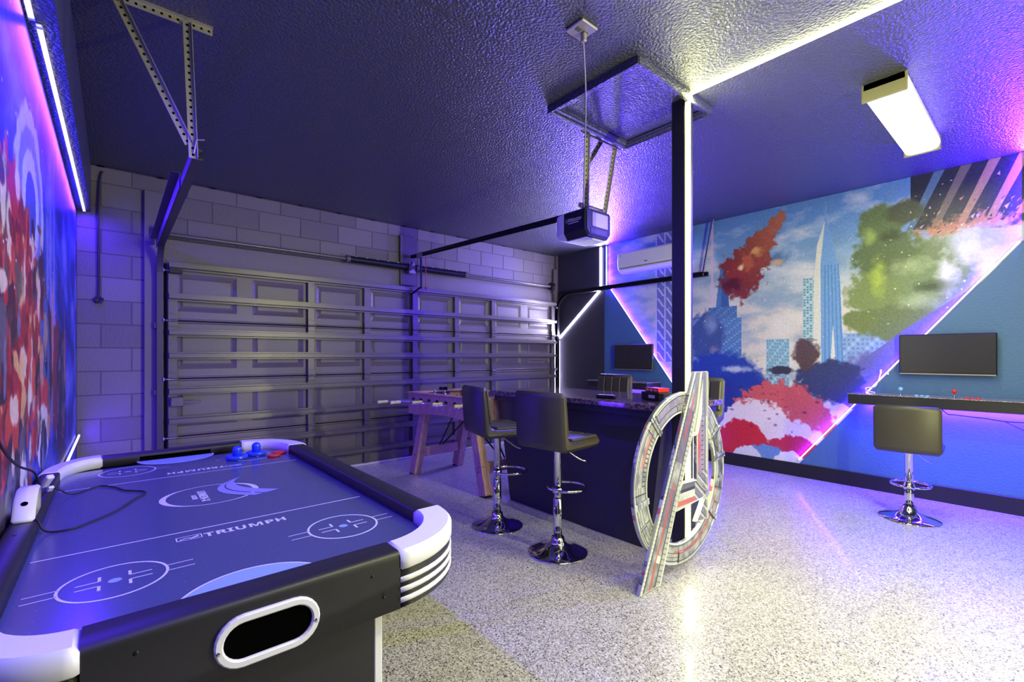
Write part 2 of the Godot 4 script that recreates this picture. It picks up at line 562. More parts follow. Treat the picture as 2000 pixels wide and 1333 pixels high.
# the metal look printed on the board of the standing letter; x and y in its own metres
func emblem_image() -> ImageTexture:
	var n := FastNoiseLite.new()
	n.seed = 8
	n.frequency = 0.02
	n.fractal_octaves = 4
	var size := 896
	var pic := Image.create(size, size, false, Image.FORMAT_RGB8)
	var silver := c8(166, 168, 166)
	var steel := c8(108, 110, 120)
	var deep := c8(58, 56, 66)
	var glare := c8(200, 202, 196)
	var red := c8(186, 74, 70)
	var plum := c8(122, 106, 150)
	var foot := Vector2(-0.395, 0.0)
	var dir := Vector2(0.521, 1.18).normalized()
	for py in size:
		var y := (1.0 - (py + 0.5) / size) * 1.28
		for px in size:
			var x := ((px + 0.5) / size - 0.5) * 1.28
			var v := n.get_noise_2d(px, py * 0.6)
			var c := silver.lerp(steel, clampf(0.35 + v * 1.1, 0, 1))
			var q := Vector2(x, y - 0.55)
			var r := q.length()
			var a := fposmod(rad_to_deg(q.angle()), 360.0)
			var along := (Vector2(x, y) - foot).dot(dir)
			var across := (Vector2(x, y) - foot).cross(dir)   # grows towards the right of the leg
			var left := lerpf(-0.092, -0.036, along / 1.29)
			var t := (across - left) / (0.09 - left)
			if x > 0.085 and x < 0.26 and y > 0.24:
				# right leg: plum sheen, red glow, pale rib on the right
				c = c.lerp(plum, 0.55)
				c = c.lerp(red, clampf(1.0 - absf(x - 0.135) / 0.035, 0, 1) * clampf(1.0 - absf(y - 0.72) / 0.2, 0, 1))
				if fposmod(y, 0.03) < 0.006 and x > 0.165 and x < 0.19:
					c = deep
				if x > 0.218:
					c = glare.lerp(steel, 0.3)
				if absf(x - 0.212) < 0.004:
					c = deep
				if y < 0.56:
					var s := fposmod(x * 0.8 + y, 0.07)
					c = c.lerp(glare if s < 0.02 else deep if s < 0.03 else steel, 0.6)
				if y > 0.9:
					c = c.lerp(steel, 0.5)
			elif along > -0.05 and t > -0.02 and t < 1.03:
				# left leg: rope edge, dark channel with a red streak, pale right rib
				if t < 0.14:
					c = glare.lerp(steel, 0.2 if fposmod(along, 0.022) < 0.016 else 0.9)
				elif t < 0.19:
					c = deep
				elif t < 0.68:
					c = silver.lerp(steel, clampf(0.5 + v, 0, 1))
					if along > 0.34 and along < 0.56 or along > 0.72 and along < 1.05:
						c = c.lerp(plum.lerp(deep, 0.5), 0.65)
					c = c.lerp(red, clampf(1.0 - absf(t - 0.45) / 0.1, 0, 1) * (0.85 if along < 0.6 or along > 0.85 else 0.1))
					if along > 0.15 and along < 0.19 and t > 0.45:
						c = glare
				elif t < 0.73:
					c = deep
				else:
					c = silver.lerp(deep, 0.0 if fposmod(along, 0.03) < 0.023 else 0.45)
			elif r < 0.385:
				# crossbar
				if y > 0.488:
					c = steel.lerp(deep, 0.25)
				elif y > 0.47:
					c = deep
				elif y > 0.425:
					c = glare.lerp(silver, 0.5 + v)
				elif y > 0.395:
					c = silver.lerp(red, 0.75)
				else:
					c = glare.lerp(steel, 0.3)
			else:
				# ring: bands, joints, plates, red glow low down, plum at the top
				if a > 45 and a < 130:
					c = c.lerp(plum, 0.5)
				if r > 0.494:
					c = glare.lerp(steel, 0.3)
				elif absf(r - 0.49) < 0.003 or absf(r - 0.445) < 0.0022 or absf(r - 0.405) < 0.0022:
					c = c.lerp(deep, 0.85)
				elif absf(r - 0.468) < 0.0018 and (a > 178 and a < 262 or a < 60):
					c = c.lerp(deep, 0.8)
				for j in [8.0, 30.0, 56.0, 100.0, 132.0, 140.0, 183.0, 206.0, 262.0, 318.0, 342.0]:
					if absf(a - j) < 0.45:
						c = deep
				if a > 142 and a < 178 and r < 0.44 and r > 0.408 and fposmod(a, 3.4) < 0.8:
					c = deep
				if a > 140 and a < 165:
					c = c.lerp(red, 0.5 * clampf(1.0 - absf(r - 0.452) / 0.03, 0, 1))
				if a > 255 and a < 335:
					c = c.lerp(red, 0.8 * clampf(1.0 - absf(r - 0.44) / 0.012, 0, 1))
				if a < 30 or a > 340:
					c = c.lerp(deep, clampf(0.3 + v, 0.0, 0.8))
			pic.set_pixel(px, py, c)
	return ImageTexture.create_from_image(pic)

func hole_image() -> ImageTexture:
	var im := Image.create(128, 128, false, Image.FORMAT_RGB8)
	im.fill(c8(196, 196, 200))
	for k in [[32, 32], [96, 32], [32, 96], [96, 96]]:
		im.fill_rect(Rect2i(k[0] - 1, k[1] - 2, 3, 5), Color8(240, 240, 255))
		im.fill_rect(Rect2i(k[0] - 2, k[1] - 1, 5, 3), Color8(240, 240, 255))
	return ImageTexture.create_from_image(im)

# ------------------------------------------------------------------ the room
func room() -> void:
	var st := S()
	bx(st, Vector3((XL + XR) / 2, -0.05, (ZB + ZF) / 2), Vector3(XR - XL + 0.4, 0.1, ZF - ZB + 0.4))
	struct(st, "floor", M.floor)
	st = S()
	bx(st, Vector3((XL + XR) / 2, CEIL + 0.05, (ZB + ZF) / 2), Vector3(XR - XL + 0.4, 0.1, ZF - ZB + 0.4))
	struct(st, "ceiling", M.ceiling)
	st = S()
	bx(st, Vector3(XL - 0.05, CEIL / 2, (ZB + ZF) / 2), Vector3(0.1, CEIL, ZF - ZB))
	struct(st, "wall_left", M.dark_wall)
	st = S()
	bx(st, Vector3(XR + 0.05, CEIL / 2, (-4.335 + ZF) / 2), Vector3(0.1, CEIL, ZF + 4.335))
	struct(st, "wall_right", M.blue_wall)
	st = S()
	bx(st, Vector3(XR + 0.045, CEIL / 2, (ZB - 4.335) / 2), Vector3(0.11, CEIL, -4.335 - ZB))
	struct(st, "wall_right_end", M.dark_wall)
	st = S()
	bx(st, Vector3((XL + XR) / 2, CEIL / 2, ZF + 0.05), Vector3(XR - XL + 0.2, CEIL, 0.1))
	struct(st, "wall_front", M.dark_wall)
	# boxed beam along the top of the left wall
	st = S()
	bx(st, Vector3(XL + 0.0475, (2.5 + CEIL) / 2, (ZB + ZF) / 2), Vector3(0.095, CEIL - 2.5, ZF - ZB), 0.003)
	struct(st, "trim_1", M.ceiling)
	st = S()
	bx(st, Vector3(XR - 0.008, 0.07, (ZB + ZF) / 2), Vector3(0.016, 0.14, ZF - ZB), 0.004)
	struct(st, "baseboard_right", M.black_trim)
	st = S()
	bx(st, Vector3(XR - 0.02, CEIL / 2, -5.3), Vector3(0.04, CEIL, 0.05), 0.003)
	struct(st, "trim_2", M.door)
	# square pillar at the end of the island
	st = S()
	bx(st, Vector3(2.752, CEIL / 2, -1.55), Vector3(0.1, CEIL, 0.09), 0.003)
	struct(st, "trim_3", M.laminate)

func garage_wall() -> void:
	var st := S()
	bx(st, Vector3((XL + XR) / 2, CEIL / 2, ZB - 0.054), Vector3(XR - XL + 0.2, CEIL, 0.1))
	var wall := struct(st, "wall_back", M.mortar)
	st = S()
	bx(st, Vector3(2.86, 2.24, ZB + 0.002), Vector3(5.08, 0.23, 0.03), 0.004)
	put(st, "lintel", M.block, wall)
	var rng := RandomNumberGenerator.new()
	rng.seed = 5
	var mats := [M.block, M.block_b, M.block_c]
	for row in range(-12, 4):
		var y0 := 2.362 + 0.2032 * row
		var y1 := minf(y0 + 0.2032, CEIL)
		if y1 < 0.02:
			continue
		y0 = maxf(y0, 0.0)
		var x := XL - 0.05 + (0.2 if row % 2 else 0.0) - 0.4
		while x < XR:
			var spans := [[x, x + 0.4064]]
			if row < 0:
				spans = [[x, minf(x + 0.4064, 0.33)], [maxf(x, 5.37), x + 0.4064]]
			for s in spans:
				var a := maxf(s[0], XL + 0.001)
				var b := minf(s[1], XR - 0.001)
				if b - a > 0.03:
					st = S()
					bx(st, Vector3((a + b) / 2, (y0 + y1) / 2, ZB - 0.015 + rng.randf_range(-0.0008, 0.0008)), Vector3(b - a - 0.006, y1 - y0 - 0.006, 0.03), 0.003)
					put(st, "block", mats[rng.randi_range(0, 2)], wall)
			x += 0.4064

# ------------------------------------------------------------------ garage door
func garage_door() -> void:
	var zf := -5.262
	var x0 := 0.36
	var x1 := 5.36
	var t := thing("garage_door", "wide dark sectional garage door seen from inside with reinforcing bars", "garage door", "", Vector3(2.86, 0, zf))
	var cw := (x1 - x0) / 8.0
	var ys := [0.025, 0.533, 1.066, 1.6, 2.13]
	for s in 4:
		var y0: float = ys[s] + 0.004
		var y1: float = ys[s + 1] - 0.004
		var st := S()
		# face with eight openings
		for k in 8:
			var a := x0 + cw * k - 2.86
			var b := a + cw
			var pa := a + 0.068
			var pb := b - 0.068
			var qa := y0 + 0.085
			var qb := y1 - 0.085
			for r in [[a, y0, pa, y1], [pb, y0, b, y1], [pa, y0, pb, qa], [pa, qb, pb, y1]]:
				quad(st, Vector3(r[0], r[1], 0), Vector3(r[2], r[1], 0), Vector3(r[2], r[3], 0), Vector3(r[0], r[3], 0), Vector3.BACK)
		bx(st, Vector3(0, (y0 + y1) / 2, -0.034), Vector3(x1 - x0, y1 - y0, 0.02), 0.002)
		for e in [y0, y1]:
			quad(st, Vector3(x0 - 2.86, e, 0), Vector3(x1 - 2.86, e, 0), Vector3(x1 - 2.86, e, -0.03), Vector3(x0 - 2.86, e, -0.03), Vector3.UP * (1 if e == y1 else -1))
		var sec := put(st, "section", M.door, t)
		for k in 8:
			st = S()
			var a := x0 + cw * k - 2.86 + 0.068
			var b := a + cw - 0.136
			var c := y0 + 0.085
			var d := y1 - 0.085
			var w := 0.034
			var dz := -0.018
			var o := [Vector3(a, c, 0), Vector3(b, c, 0), Vector3(b, d, 0), Vector3(a, d, 0)]
			var m := [Vector3(a + w, c + w, dz), Vector3(b - w, c + w, dz), Vector3(b - w, d - w, dz), Vector3(a + w, d - w, dz)]
			var w2 := w + 0.018
			var dz2 := -0.010
			var i := [Vector3(a + w2, c + w2, dz2), Vector3(b - w2, c + w2, dz2), Vector3(b - w2, d - w2, dz2), Vector3(a + w2, d - w2, dz2)]
			for e in 4:
				var f := (e + 1) % 4
				quad(st, o[e], o[f], m[f], m[e], Vector3.BACK)
				quad(st, m[e], m[f], i[f], i[e], Vector3.BACK)
			quad(st, i[0], i[1], i[2], i[3], Vector3.BACK)
			put(st, "panel", M.door, sec)
	# upright stiles, one piece in each section
	var sx := [x0 + 0.04, x0 + cw * 2, x0 + cw * 3, x0 + cw * 4, x0 + cw * 5, x0 + cw * 6, x1 - 0.04]
	for s in 4:
		for x in sx:
			var st := S()
			var h: float = ys[s + 1] - ys[s] - 0.02
			bx(st, Vector3(x - 2.86, ys[s] + h / 2 + 0.01, 0.024), Vector3(0.072, h, 0.048), 0.004)
			for k in 4:
				lathe(st, PackedVector2Array([Vector2(0, 0), Vector2(0.005, 0), Vector2(0.004, 0.003), Vector2(0, 0.004)]), Vector3(x - 2.86 + (0.014 if k % 2 else -0.014), ys[s] + 0.07 + (h - 0.14) * k / 3.0, 0.048), 8, Basis(Vector3.RIGHT, PI / 2))
			put(st, "stile", M.door_metal, t)
	# horizontal reinforcing bars: a hat channel
	for y in [2.098, 1.816, 1.49, 1.28, 0.955, 0.685, 0.43, 0.19]:
		var st := S()
		var prof := PackedVector2Array([Vector2(0.048, -0.036), Vector2(0.052, -0.036), Vector2(0.052, -0.022), Vector2(0.098, -0.018), Vector2(0.098, 0.018), Vector2(0.052, 0.022), Vector2(0.052, 0.036), Vector2(0.048, 0.036)])
		prism(st, prof, Transform3D(Basis(Vector3(0, 0, 1), Vector3(0, 1, 0), Vector3(1, 0, 0)), Vector3(x0 + 0.01 - 2.86, y, 0)), x1 - x0 - 0.02, 0.0)
		put(st, "reinforcing_bar", M.door_metal, t)
	for y in [1.6, 1.066, 0.533]:
		for k in [-0.013, 0.013]:
			var st := S()
			tube(st, [Vector3(x0 - 2.86, y + k, 0.004), Vector3(x1 - 2.86, y + k, 0.004)], 0.009, 8)
			put(st, "section_lip", M.door, t)
		for x in sx:
			var st := S()
			bx(st, Vector3(x - 2.86, y, 0.052), Vector3(0.07, 0.11, 0.006), 0.002)
			tube(st, [Vector3(x - 2.9, y, 0.058), Vector3(x - 2.82, y, 0.058)], 0.011, 8)
			put(st, "hinge", M.door_metal, t)
	for y in [2.05, 1.6, 1.066, 0.533]:
		for e in [[x0, -1], [x1, 1]]:
			var st := S()
			tube(st, [Vector3(e[0] - 2.86 - e[1] * 0.06, y, 0.065), Vector3(e[0] - 2.86 + e[1] * 0.03, y, 0.065)], 0.006, 8)
			lathe(st, PackedVector2Array([Vector2(0, 0), Vector2(0.022, 0), Vector2(0.024, 0.006), Vector2(0.022, 0.012), Vector2(0, 0.012)]), Vector3(e[0] - 2.86 + e[1] * 0.022, y, 0.065), 14, Basis(Vector3.BACK, PI / 2))
			put(st, "roller", M.chrome, t)
	# latch near the left edge, and the seal along the floor
	var st := S()
	bx(st, Vector3(x0 + 0.07 - 2.86, 0.86, 0.075), Vector3(0.1, 0.085, 0.05), 0.006)
	bx(st, Vector3(x0 + 0.18 - 2.86, 0.855, 0.085), Vector3(0.14, 0.018, 0.012), 0.003)
	put(st, "latch", M.door_metal, t)
	st = S()
	bx(st, Vector3(0, 0.0125, 0.005), Vector3(x1 - x0, 0.025, 0.05), 0.006)
	put(st, "bottom_seal", M.white_metal, t)
	st = S()
	bx(st, Vector3(x0 + 0.06 - 2.86, 2.06, 0.07), Vector3(0.1, 0.07, 0.05), 0.004)
	put(st, "top_bracket", M.dark_metal, t)

func door_hardware() -> void:
	# boards fixed to the wall beside and above the door
	for b in [["wooden board upright beside the garage door, near the poster wall", 0.268, 0.14, 1.38, 2.76], ["short upright board above the middle of the garage door", 2.79, 0.2, 2.47, 0.62], ["upright board beside the garage door, near the slanting light strip", 5.43, 0.06, 1.34, 2.68]]:
		var st := S()
		bx(st, Vector3.ZERO, Vector3(b[2], b[4], 0.038), 0.004)
		var o := put(st, "mounting_board", M.door)
		o.position = Vector3(b[1], b[3], -5.293)
		tag(o, b[0], "board", "boards round the garage door")
	# springs on their shaft
	var t := thing("torsion_spring", "dark torsion springs on a steel shaft above the garage door", "spring", "", Vector3(2.83, 2.375, -5.2))
	var st := S()
	tube(st, [Vector3(-2.56, 0, 0), Vector3(2.47, 0, 0)], 0.019, 12)
	put(st, "shaft", M.door_metal, t)
	for r in [[-0.83, -0.06], [0.05, 0.78]]:
		st = S()
		var prof := PackedVector2Array()
		var n := 56
		prof.append(Vector2(0.018, 0))
		for i in n * 2 + 1:
			prof.append(Vector2(0.034 if i % 2 else 0.038, (r[1] - r[0]) * i / (n * 2.0)))
		prof.append(Vector2(0.018, r[1] - r[0]))
		lathe(st, prof, Vector3(r[0], 0, 0), 14, Basis(Vector3.BACK, -PI / 2), true)
		var sp := put(st, "spring", M.dark_metal, t)
		for k in 5:
			st = S()
			bx(st, Vector3(lerpf(r[0], r[1], 0.12 + 0.17 * k), 0.035, 0.014), Vector3(0.03, 0.005, 0.012), 0.001, Basis(Vector3.UP, 0.7))
			put(st, "paint_mark", M.white_metal, sp)
		for e in [r[0], r[1]]:
			st = S()
			lathe(st, PackedVector2Array([Vector2(0.018, -0.02), Vector2(0.042, -0.02), Vector2(0.042, 0.02), Vector2(0.018, 0.02)]), Vector3(e, 0, 0), 14, Basis(Vector3.BACK, -PI / 2), false)
			put(st, "winding_cone", M.door_metal, sp)
	st = S()
	bx(st, Vector3(-0.015, -0.01, -0.035), Vector3(0.09, 0.13, 0.07), 0.006)
	bx(st, Vector3(-0.015, 0.055, 0.0), Vector3(0.02, 0.03, 0.05), 0.003)
	put(st, "bearing_bracket", M.galv, t)
	for x in [-2.52, 2.44]:
		st = S()
		lathe(st, PackedVector2Array([Vector2(0.019, -0.03), Vector2(0.06, -0.03), Vector2(0.05, -0.015), Vector2(0.05, 0.015), Vector2(0.06, 0.03), Vector2(0.019, 0.03)]), Vector3(x, 0, 0), 18, Basis(Vector3.BACK, -PI / 2), false)
		put(st, "cable_drum", M.dark_metal, t)
		st = S()
		bx(st, Vector3(x + (-0.045 if x < 0 else 0.045), -0.02, -0.035), Vector3(0.006, 0.16, 0.075), 0.001)
		put(st, "end_plate", M.door_metal, t)
	# tracks: C channel up the jamb, round a bend, then back along the ceiling
	for side in [1, -1]:
		var x := 0.305 if side == 1 else 5.415
		var tr := thing("door_track", "steel roller track curving from the door towards the camera, poster side" if side == 1 else "dark roller track curving from the door past the air conditioner", "track", "garage door tracks")
		var path := PackedVector2Array([Vector2(-5.215, 0.02), Vector2(-5.215, 1.98)])
		for i in 9:
			var a := deg_to_rad(10.0 * (i + 1))
			path.append(Vector2(-5.215 + 0.28 * (1 - cos(a)), 1.98 + 0.28 * sin(a)))
		path.append(Vector2(-2.72, 2.262))
		var prof := PackedVector2Array()
		for p in [Vector2(-0.022, -0.026), Vector2(0.022, -0.026), Vector2(0.022, -0.018), Vector2(-0.016, -0.02), Vector2(-0.016, 0.02), Vector2(0.022, 0.018), Vector2(0.022, 0.026), Vector2(-0.022, 0.026)]:
			prof.append(Vector2(p.x * side, p.y))
		st = S()
		sweep_x(st, x, path, prof)
		put(st, "track", M.violet_grey if side == 1 else M.dark_metal, tr)
		st = S()
		if side == 1:
			bx(st, Vector3(x - 0.026, 2.275, -4.2), Vector3(0.004, 0.085, 1.95), 0.001)
			bx(st, Vector3(x - 0.046, 2.316, -4.2), Vector3(0.044, 0.004, 1.95), 0.001)
		else:
			bx(st, Vector3(x + 0.026, 2.275, -4.0), Vector3(0.004, 0.06, 2.4), 0.001)
		put(st, "stiffening_angle", M.violet_grey if side == 1 else M.dark_metal, tr)
		st = S()
		for y in [0.35, 0.95, 1.55]:
			bx(st, Vector3(x - side * 0.024, y, -5.245), Vector3(0.03, 0.05, 0.06), 0.002)
		put(st, "track_bracket", M.door_metal, tr)
		# hanger of punched angle iron
		var h := thing("track_hanger", "triangular hanger of punched steel straps holding up the poster side track" if side == 1 else "punched steel strap slanting from ceiling to track behind the pillar", "hanger", "")
		if side == 1:
			punched(h, "cross_strap", Vector3(-0.13, CEIL - 0.017, -2.73), Vector3(0.37, CEIL - 0.017, -2.73), 0.034, Vector3(0, 1, 0))
			punched(h, "drop_strap", Vector3(0.262, CEIL - 0.02, -2.712), Vector3(0.288, 2.235, -2.712), 0.034, Vector3(1, 0, 0))
			punched(h, "brace_strap", Vector3(0.0, CEIL - 0.02, -2.722), Vector3(0.272, 2.30, -2.722), 0.034, Vector3(1, 0, 0))
			st = S()
			tube(st, [Vector3(0.29, 2.255, -2.70), Vector3(0.3, 2.32, -2.69), Vector3(0.33, 2.325, -2.68)], 0.004, 6)
			put(st, "hook", M.galv, h)
		else:
			punched(h, "drop_strap", Vector3(5.42, CEIL, -2.66), Vector3(5.44, 2.24, -2.8), 0.03, Vector3(0, 0, 1))

# a strap with black discs as the shade in its holes; side is the direction of its width
func punched(parent: Node3D, called: String, a: Vector3, b: Vector3, w: float, side: Vector3) -> void:
	var y := (b - a).normalized()
	var x := (side - y * side.dot(y)).normalized()
	var z := x.cross(y)
	var st := S()
	bx(st, a.lerp(b, 0.5), Vector3(w, a.distance_to(b), 0.003), 0.0005, Basis(x, y, z))
	bx(st, a.lerp(b, 0.5) + x * (w / 2) - z * 0.011, Vector3(0.003, a.distance_to(b), 0.022), 0.0005, Basis(x, y, z))
	var strap := put(st, called, M.galv, parent)
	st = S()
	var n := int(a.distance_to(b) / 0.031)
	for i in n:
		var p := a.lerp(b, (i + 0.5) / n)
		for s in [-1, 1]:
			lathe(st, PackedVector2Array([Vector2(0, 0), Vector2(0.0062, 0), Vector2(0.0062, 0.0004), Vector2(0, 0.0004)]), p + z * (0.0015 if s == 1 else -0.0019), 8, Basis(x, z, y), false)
	var holes := put(st, "hole_shade_disc", M.hole_shade, strap)
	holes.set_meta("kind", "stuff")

# ------------------------------------------------------------------ murals
var im: Image
var mz0 := 0.0
var my1 := 0.0
var msz := 0.0
var msy := 0.0

func mural_begin(w: int, h: int, z0: float, z1: float, y0: float, y1: float) -> void:
	im = Image.create(w, h, false, Image.FORMAT_RGB8)
	mz0 = z0
	my1 = y1
	msz = w / (z1 - z0)
	msy = h / (y1 - y0)

func mp(p: Vector2) -> Vector2:
	return Vector2((p.x - mz0) * msz, (my1 - p.y) * msy)

func paint_poly(pts: Array, c: Color, share := 1.0) -> void:
	var P: Array[Vector2] = []
	var lo := 1e9
	var hi := -1e9
	for p in pts:
		var q := mp(p)
		P.append(q)
		lo = minf(lo, q.y)
		hi = maxf(hi, q.y)
	for y in range(maxi(0, int(lo)), mini(im.get_height() - 1, int(hi)) + 1):
		var xs: Array[float] = []
		for i in P.size():
			var a := P[i]
			var b := P[(i + 1) % P.size()]
			if (a.y <= y + 0.5) != (b.y <= y + 0.5):
				xs.append(a.x + (y + 0.5 - a.y) / (b.y - a.y) * (b.x - a.x))
		xs.sort()
		for k in range(0, xs.size() - 1, 2):
			var x0 := maxi(0, int(round(xs[k])))
			var x1 := mini(im.get_width(), int(round(xs[k + 1])))
			if x1 <= x0:
				continue
			if share >= 1.0:
				im.fill_rect(Rect2i(x0, y, x1 - x0, 1), c)
			else:
				for x in range(x0, x1):
					im.set_pixel(x, y, im.get_pixel(x, y).lerp(c, share))

var blobn := FastNoiseLite.new()

# a cloud-edged patch of colour
func paint_blob(z: float, y: float, rz: float, ry: float, c: Color, share := 1.0, soft := 0.35, rag := 0.3) -> void:
	var o := mp(Vector2(z, y))
	var ax := rz * msz
	var ay := ry * msy
	for py in range(maxi(0, int(o.y - ay * 1.4)), mini(im.get_height(), int(o.y + ay * 1.4))):
		for px in range(maxi(0, int(o.x - ax * 1.4)), mini(im.get_width(), int(o.x + ax * 1.4))):
			var d := Vector2((px - o.x) / ax, (py - o.y) / ay).length()
			d += blobn.get_noise_2d(px * 1.0 / msz * 300.0, py * 1.0 / msy * 300.0) * rag
			var s := clampf((1.0 - d) / soft, 0.0, 1.0) * share
			if s > 0.0:
				im.set_pixel(px, py, im.get_pixel(px, py).lerp(c, s))

func grain(amount: float, freq: float, seed_: int) -> void:
	var n := FastNoiseLite.new()
	n.seed = seed_
	n.frequency = freq
	n.fractal_octaves = 4
	for y in im.get_height():
		for x in im.get_width():
			var v := n.get_noise_2d(x, y) * amount
			var c := im.get_pixel(x, y)
			im.set_pixel(x, y, Color(clampf(c.r + v, 0, 1), clampf(c.g + v, 0, 1), clampf(c.b + v, 0, 1)))

func tower(z0: float, z1: float, y0: float, y1: float, body: Color, glass: Color, cols: int, rows: int, light: Color) -> void:
	paint_poly([Vector2(z0, y0), Vector2(z1, y0), Vector2(z1, y1), Vector2(z0, y1)], body)
	var w := (z1 - z0) / cols
	var h := (y1 - y0) / rows
	for i in cols:
		for j in rows:
			var c := body.lerp(glass, 0.7) if (i * 7 + j * 5) % 4 else body.lerp(light, 0.6)
			paint_poly([Vector2(z0 + w * (i + 0.18), y0 + h * (j + 0.2)), Vector2(z0 + w * (i + 0.82), y0 + h * (j + 0.2)), Vector2(z0 + w * (i + 0.82), y0 + h * (j + 0.8)), Vector2(z0 + w * (i + 0.18), y0 + h * (j + 0.8))], c)

func murals() -> void:
	blobn.seed = 77
	blobn.frequency = 0.03
	blobn.fractal_octaves = 4
	city_mural()
	space_mural()

func city_mural() -> void:
	var z0 := -4.31
	var z1 := -0.16
	mural_begin(1536, 1024, z0, z1, 0.14, CEIL)
	var cn := FastNoiseLite.new()
	cn.seed = 4
	cn.frequency = 0.004
	cn.fractal_octaves = 5
	var top := c8(92, 142, 196)
	var mid := c8(152, 186, 214)
	var warm := c8(222, 214, 200)
	for y in 1024:
		var f := y / 1023.0
		var base := top.lerp(mid, clampf(f / 0.3, 0, 1)).lerp(warm, clampf((f - 0.15) / 0.28, 0, 1))
		for x in 1536:
			var v := cn.get_noise_2d(x, y * 2.0)
			var c := base.lerp(c8(232, 228, 222), clampf(v * 1.6, 0, 0.8)) if v > 0 else base.lerp(c8(116, 152, 184), clampf(-v * 1.2, 0, 0.55))
			im.set_pixel(x, y, c)
	# skyline, far to near
	tower(-2.09, -1.86, 0.9, 1.46, c8(150, 190, 205), c8(96, 150, 178), 9, 16, c8(214, 226, 226))
	tower(-1.42, -0.9, 0.9, 1.5, c8(150, 178, 214), c8(108, 140, 190), 14, 14, c8(196, 210, 232))
	tower(-3.05, -2.82, 0.8, 1.75, c8(132, 160, 206), c8(90, 124, 180), 8, 26, c8(190, 204, 226))
	# stepped tower with a tapering top
	tower(-2.8, -2.36, 0.75, 1.72, c8(104, 144, 196), c8(70, 110, 170), 14, 40, c8(150, 184, 220))
	tower(-2.75, -2.41, 1.72, 1.86, c8(92, 130, 182), c8(66, 104, 160), 12, 6, c8(140, 176, 214))
	paint_poly([Vector2(-2.66, 1.86), Vector2(-2.5, 1.86), Vector2(-2.535, 2.36), Vector2(-2.6, 2.36)], c8(88, 130, 186))
	paint_poly([Vector2(-2.6, 1.86), Vector2(-2.5, 1.86), Vector2(-2.535, 2.36), Vector2(-2.57, 2.36)], c8(66, 104, 164))
	paint_poly([Vector2(-2.72, 1.9), Vector2(-2.69, 1.9), Vector2(-2.69, 2.86), Vector2(-2.72, 2.86)], c8(236, 196, 226), 0.7)
	# glass slab and a tall pointed tower
	tower(-1.73, -1.58, 0.9, 2.09, c8(176, 204, 206), c8(66, 128, 154), 5, 44, c8(206, 224, 222))
	paint_poly([Vector2(-1.64, 0.9), Vector2(-1.36, 0.9), Vector2(-1.4, 2.05), Vector2(-1.46, 2.42), Vector2(-1.515, 2.66), Vector2(-1.525, 2.9), Vector2(-1.535, 2.66), Vector2(-1.6, 2.42), Vector2(-1.63, 2.05)], c8(122, 166, 212))
	paint_poly([Vector2(-1.64, 0.9), Vector2(-1.56, 0.9), Vector2(-1.57, 2.2), Vector2(-1.53, 2.66), Vector2(-1.6, 2.42), Vector2(-1.63, 2.05)], c8(224, 222, 206))
	for k in 5:
		paint_poly([Vector2(-1.53 + 0.04 * k - 0.004, 0.9), Vector2(-1.53 + 0.04 * k + 0.006, 0.9), Vector2(-1.53 + 0.028 * k + 0.006, 2.2), Vector2(-1.53 + 0.028 * k - 0.004, 2.2)], c8(92, 140, 196))
	paint_poly([Vector2(-1.5, 0.9), Vector2(-1.42, 0.9), Vector2(-1.46, 1.6)], c8(230, 226, 212))
	# steel lattice mast on the left
	paint_poly([Vector2(-3.48, 1.2), Vector2(-3.2, 1.2), Vector2(-3.2, 2.9), Vector2(-3.48, 2.9)], c8(124, 130, 196))
	for k in 12:
		var y := 1.2 + 0.142 * k
		for q in [-3.46, -3.33]:
			paint_poly([Vector2(q, y + 0.13), Vector2(q + 0.03, y + 0.13), Vector2(q + 0.115, y + 0.01), Vector2(q + 0.085, y + 0.01)], c8(210, 212, 236))
	for q in [-3.48, -3.35, -3.22]:
		paint_poly([Vector2(q, 1.2), Vector2(q + 0.022, 1.2), Vector2(q + 0.022, 2.9), Vector2(q, 2.9)], c8(206, 208, 234))
	# blasted girders with fire, top right
	paint_poly([Vector2(-0.86, 2.905), Vector2(-0.16, 2.905), Vector2(-0.16, 2.3), Vector2(-0.86, 2.42)], c8(44, 46, 48))
	for k in 5:
		var z := -0.82 + 0.17 * k
		paint_poly([Vector2(z + 0.12, 2.905), Vector2(z + 0.19, 2.905), Vector2(z - 0.02, 2.42), Vector2(z - 0.07, 2.42)], [c8(92, 124, 140), c8(120, 108, 84), c8(176, 140, 88), c8(184, 140, 84), c8(200, 128, 150)][k])
	var rng := RandomNumberGenerator.new()
	rng.seed = 9
	paint_blob(-0.5, 2.36, 0.4, 0.13, c8(206, 138, 96), 0.95, 0.5, 0.7)
	paint_blob(-0.45, 2.3, 0.3, 0.05, c8(226, 214, 90), 0.95, 0.5, 0.7)
	for k in 150:
		var z := rng.randf_range(-0.85, -0.18)
		var y := 2.42 + rng.randfn(0.0, 0.11)
		var s := rng.randf_range(0.005, 0.022)
		var c: Color = [c8(48, 42, 40), c8(226, 190, 150), c8(206, 140, 90), c8(226, 214, 110), c8(210, 170, 200), c8(120, 96, 74)][rng.randi_range(0, 5)]
		paint_poly([Vector2(z, y), Vector2(z + s * rng.randf_range(0.4, 2.0), y + s), Vector2(z + s * rng.randf_range(-1.0, 1.0), y - s * rng.randf_range(0.3, 1.4))], c)
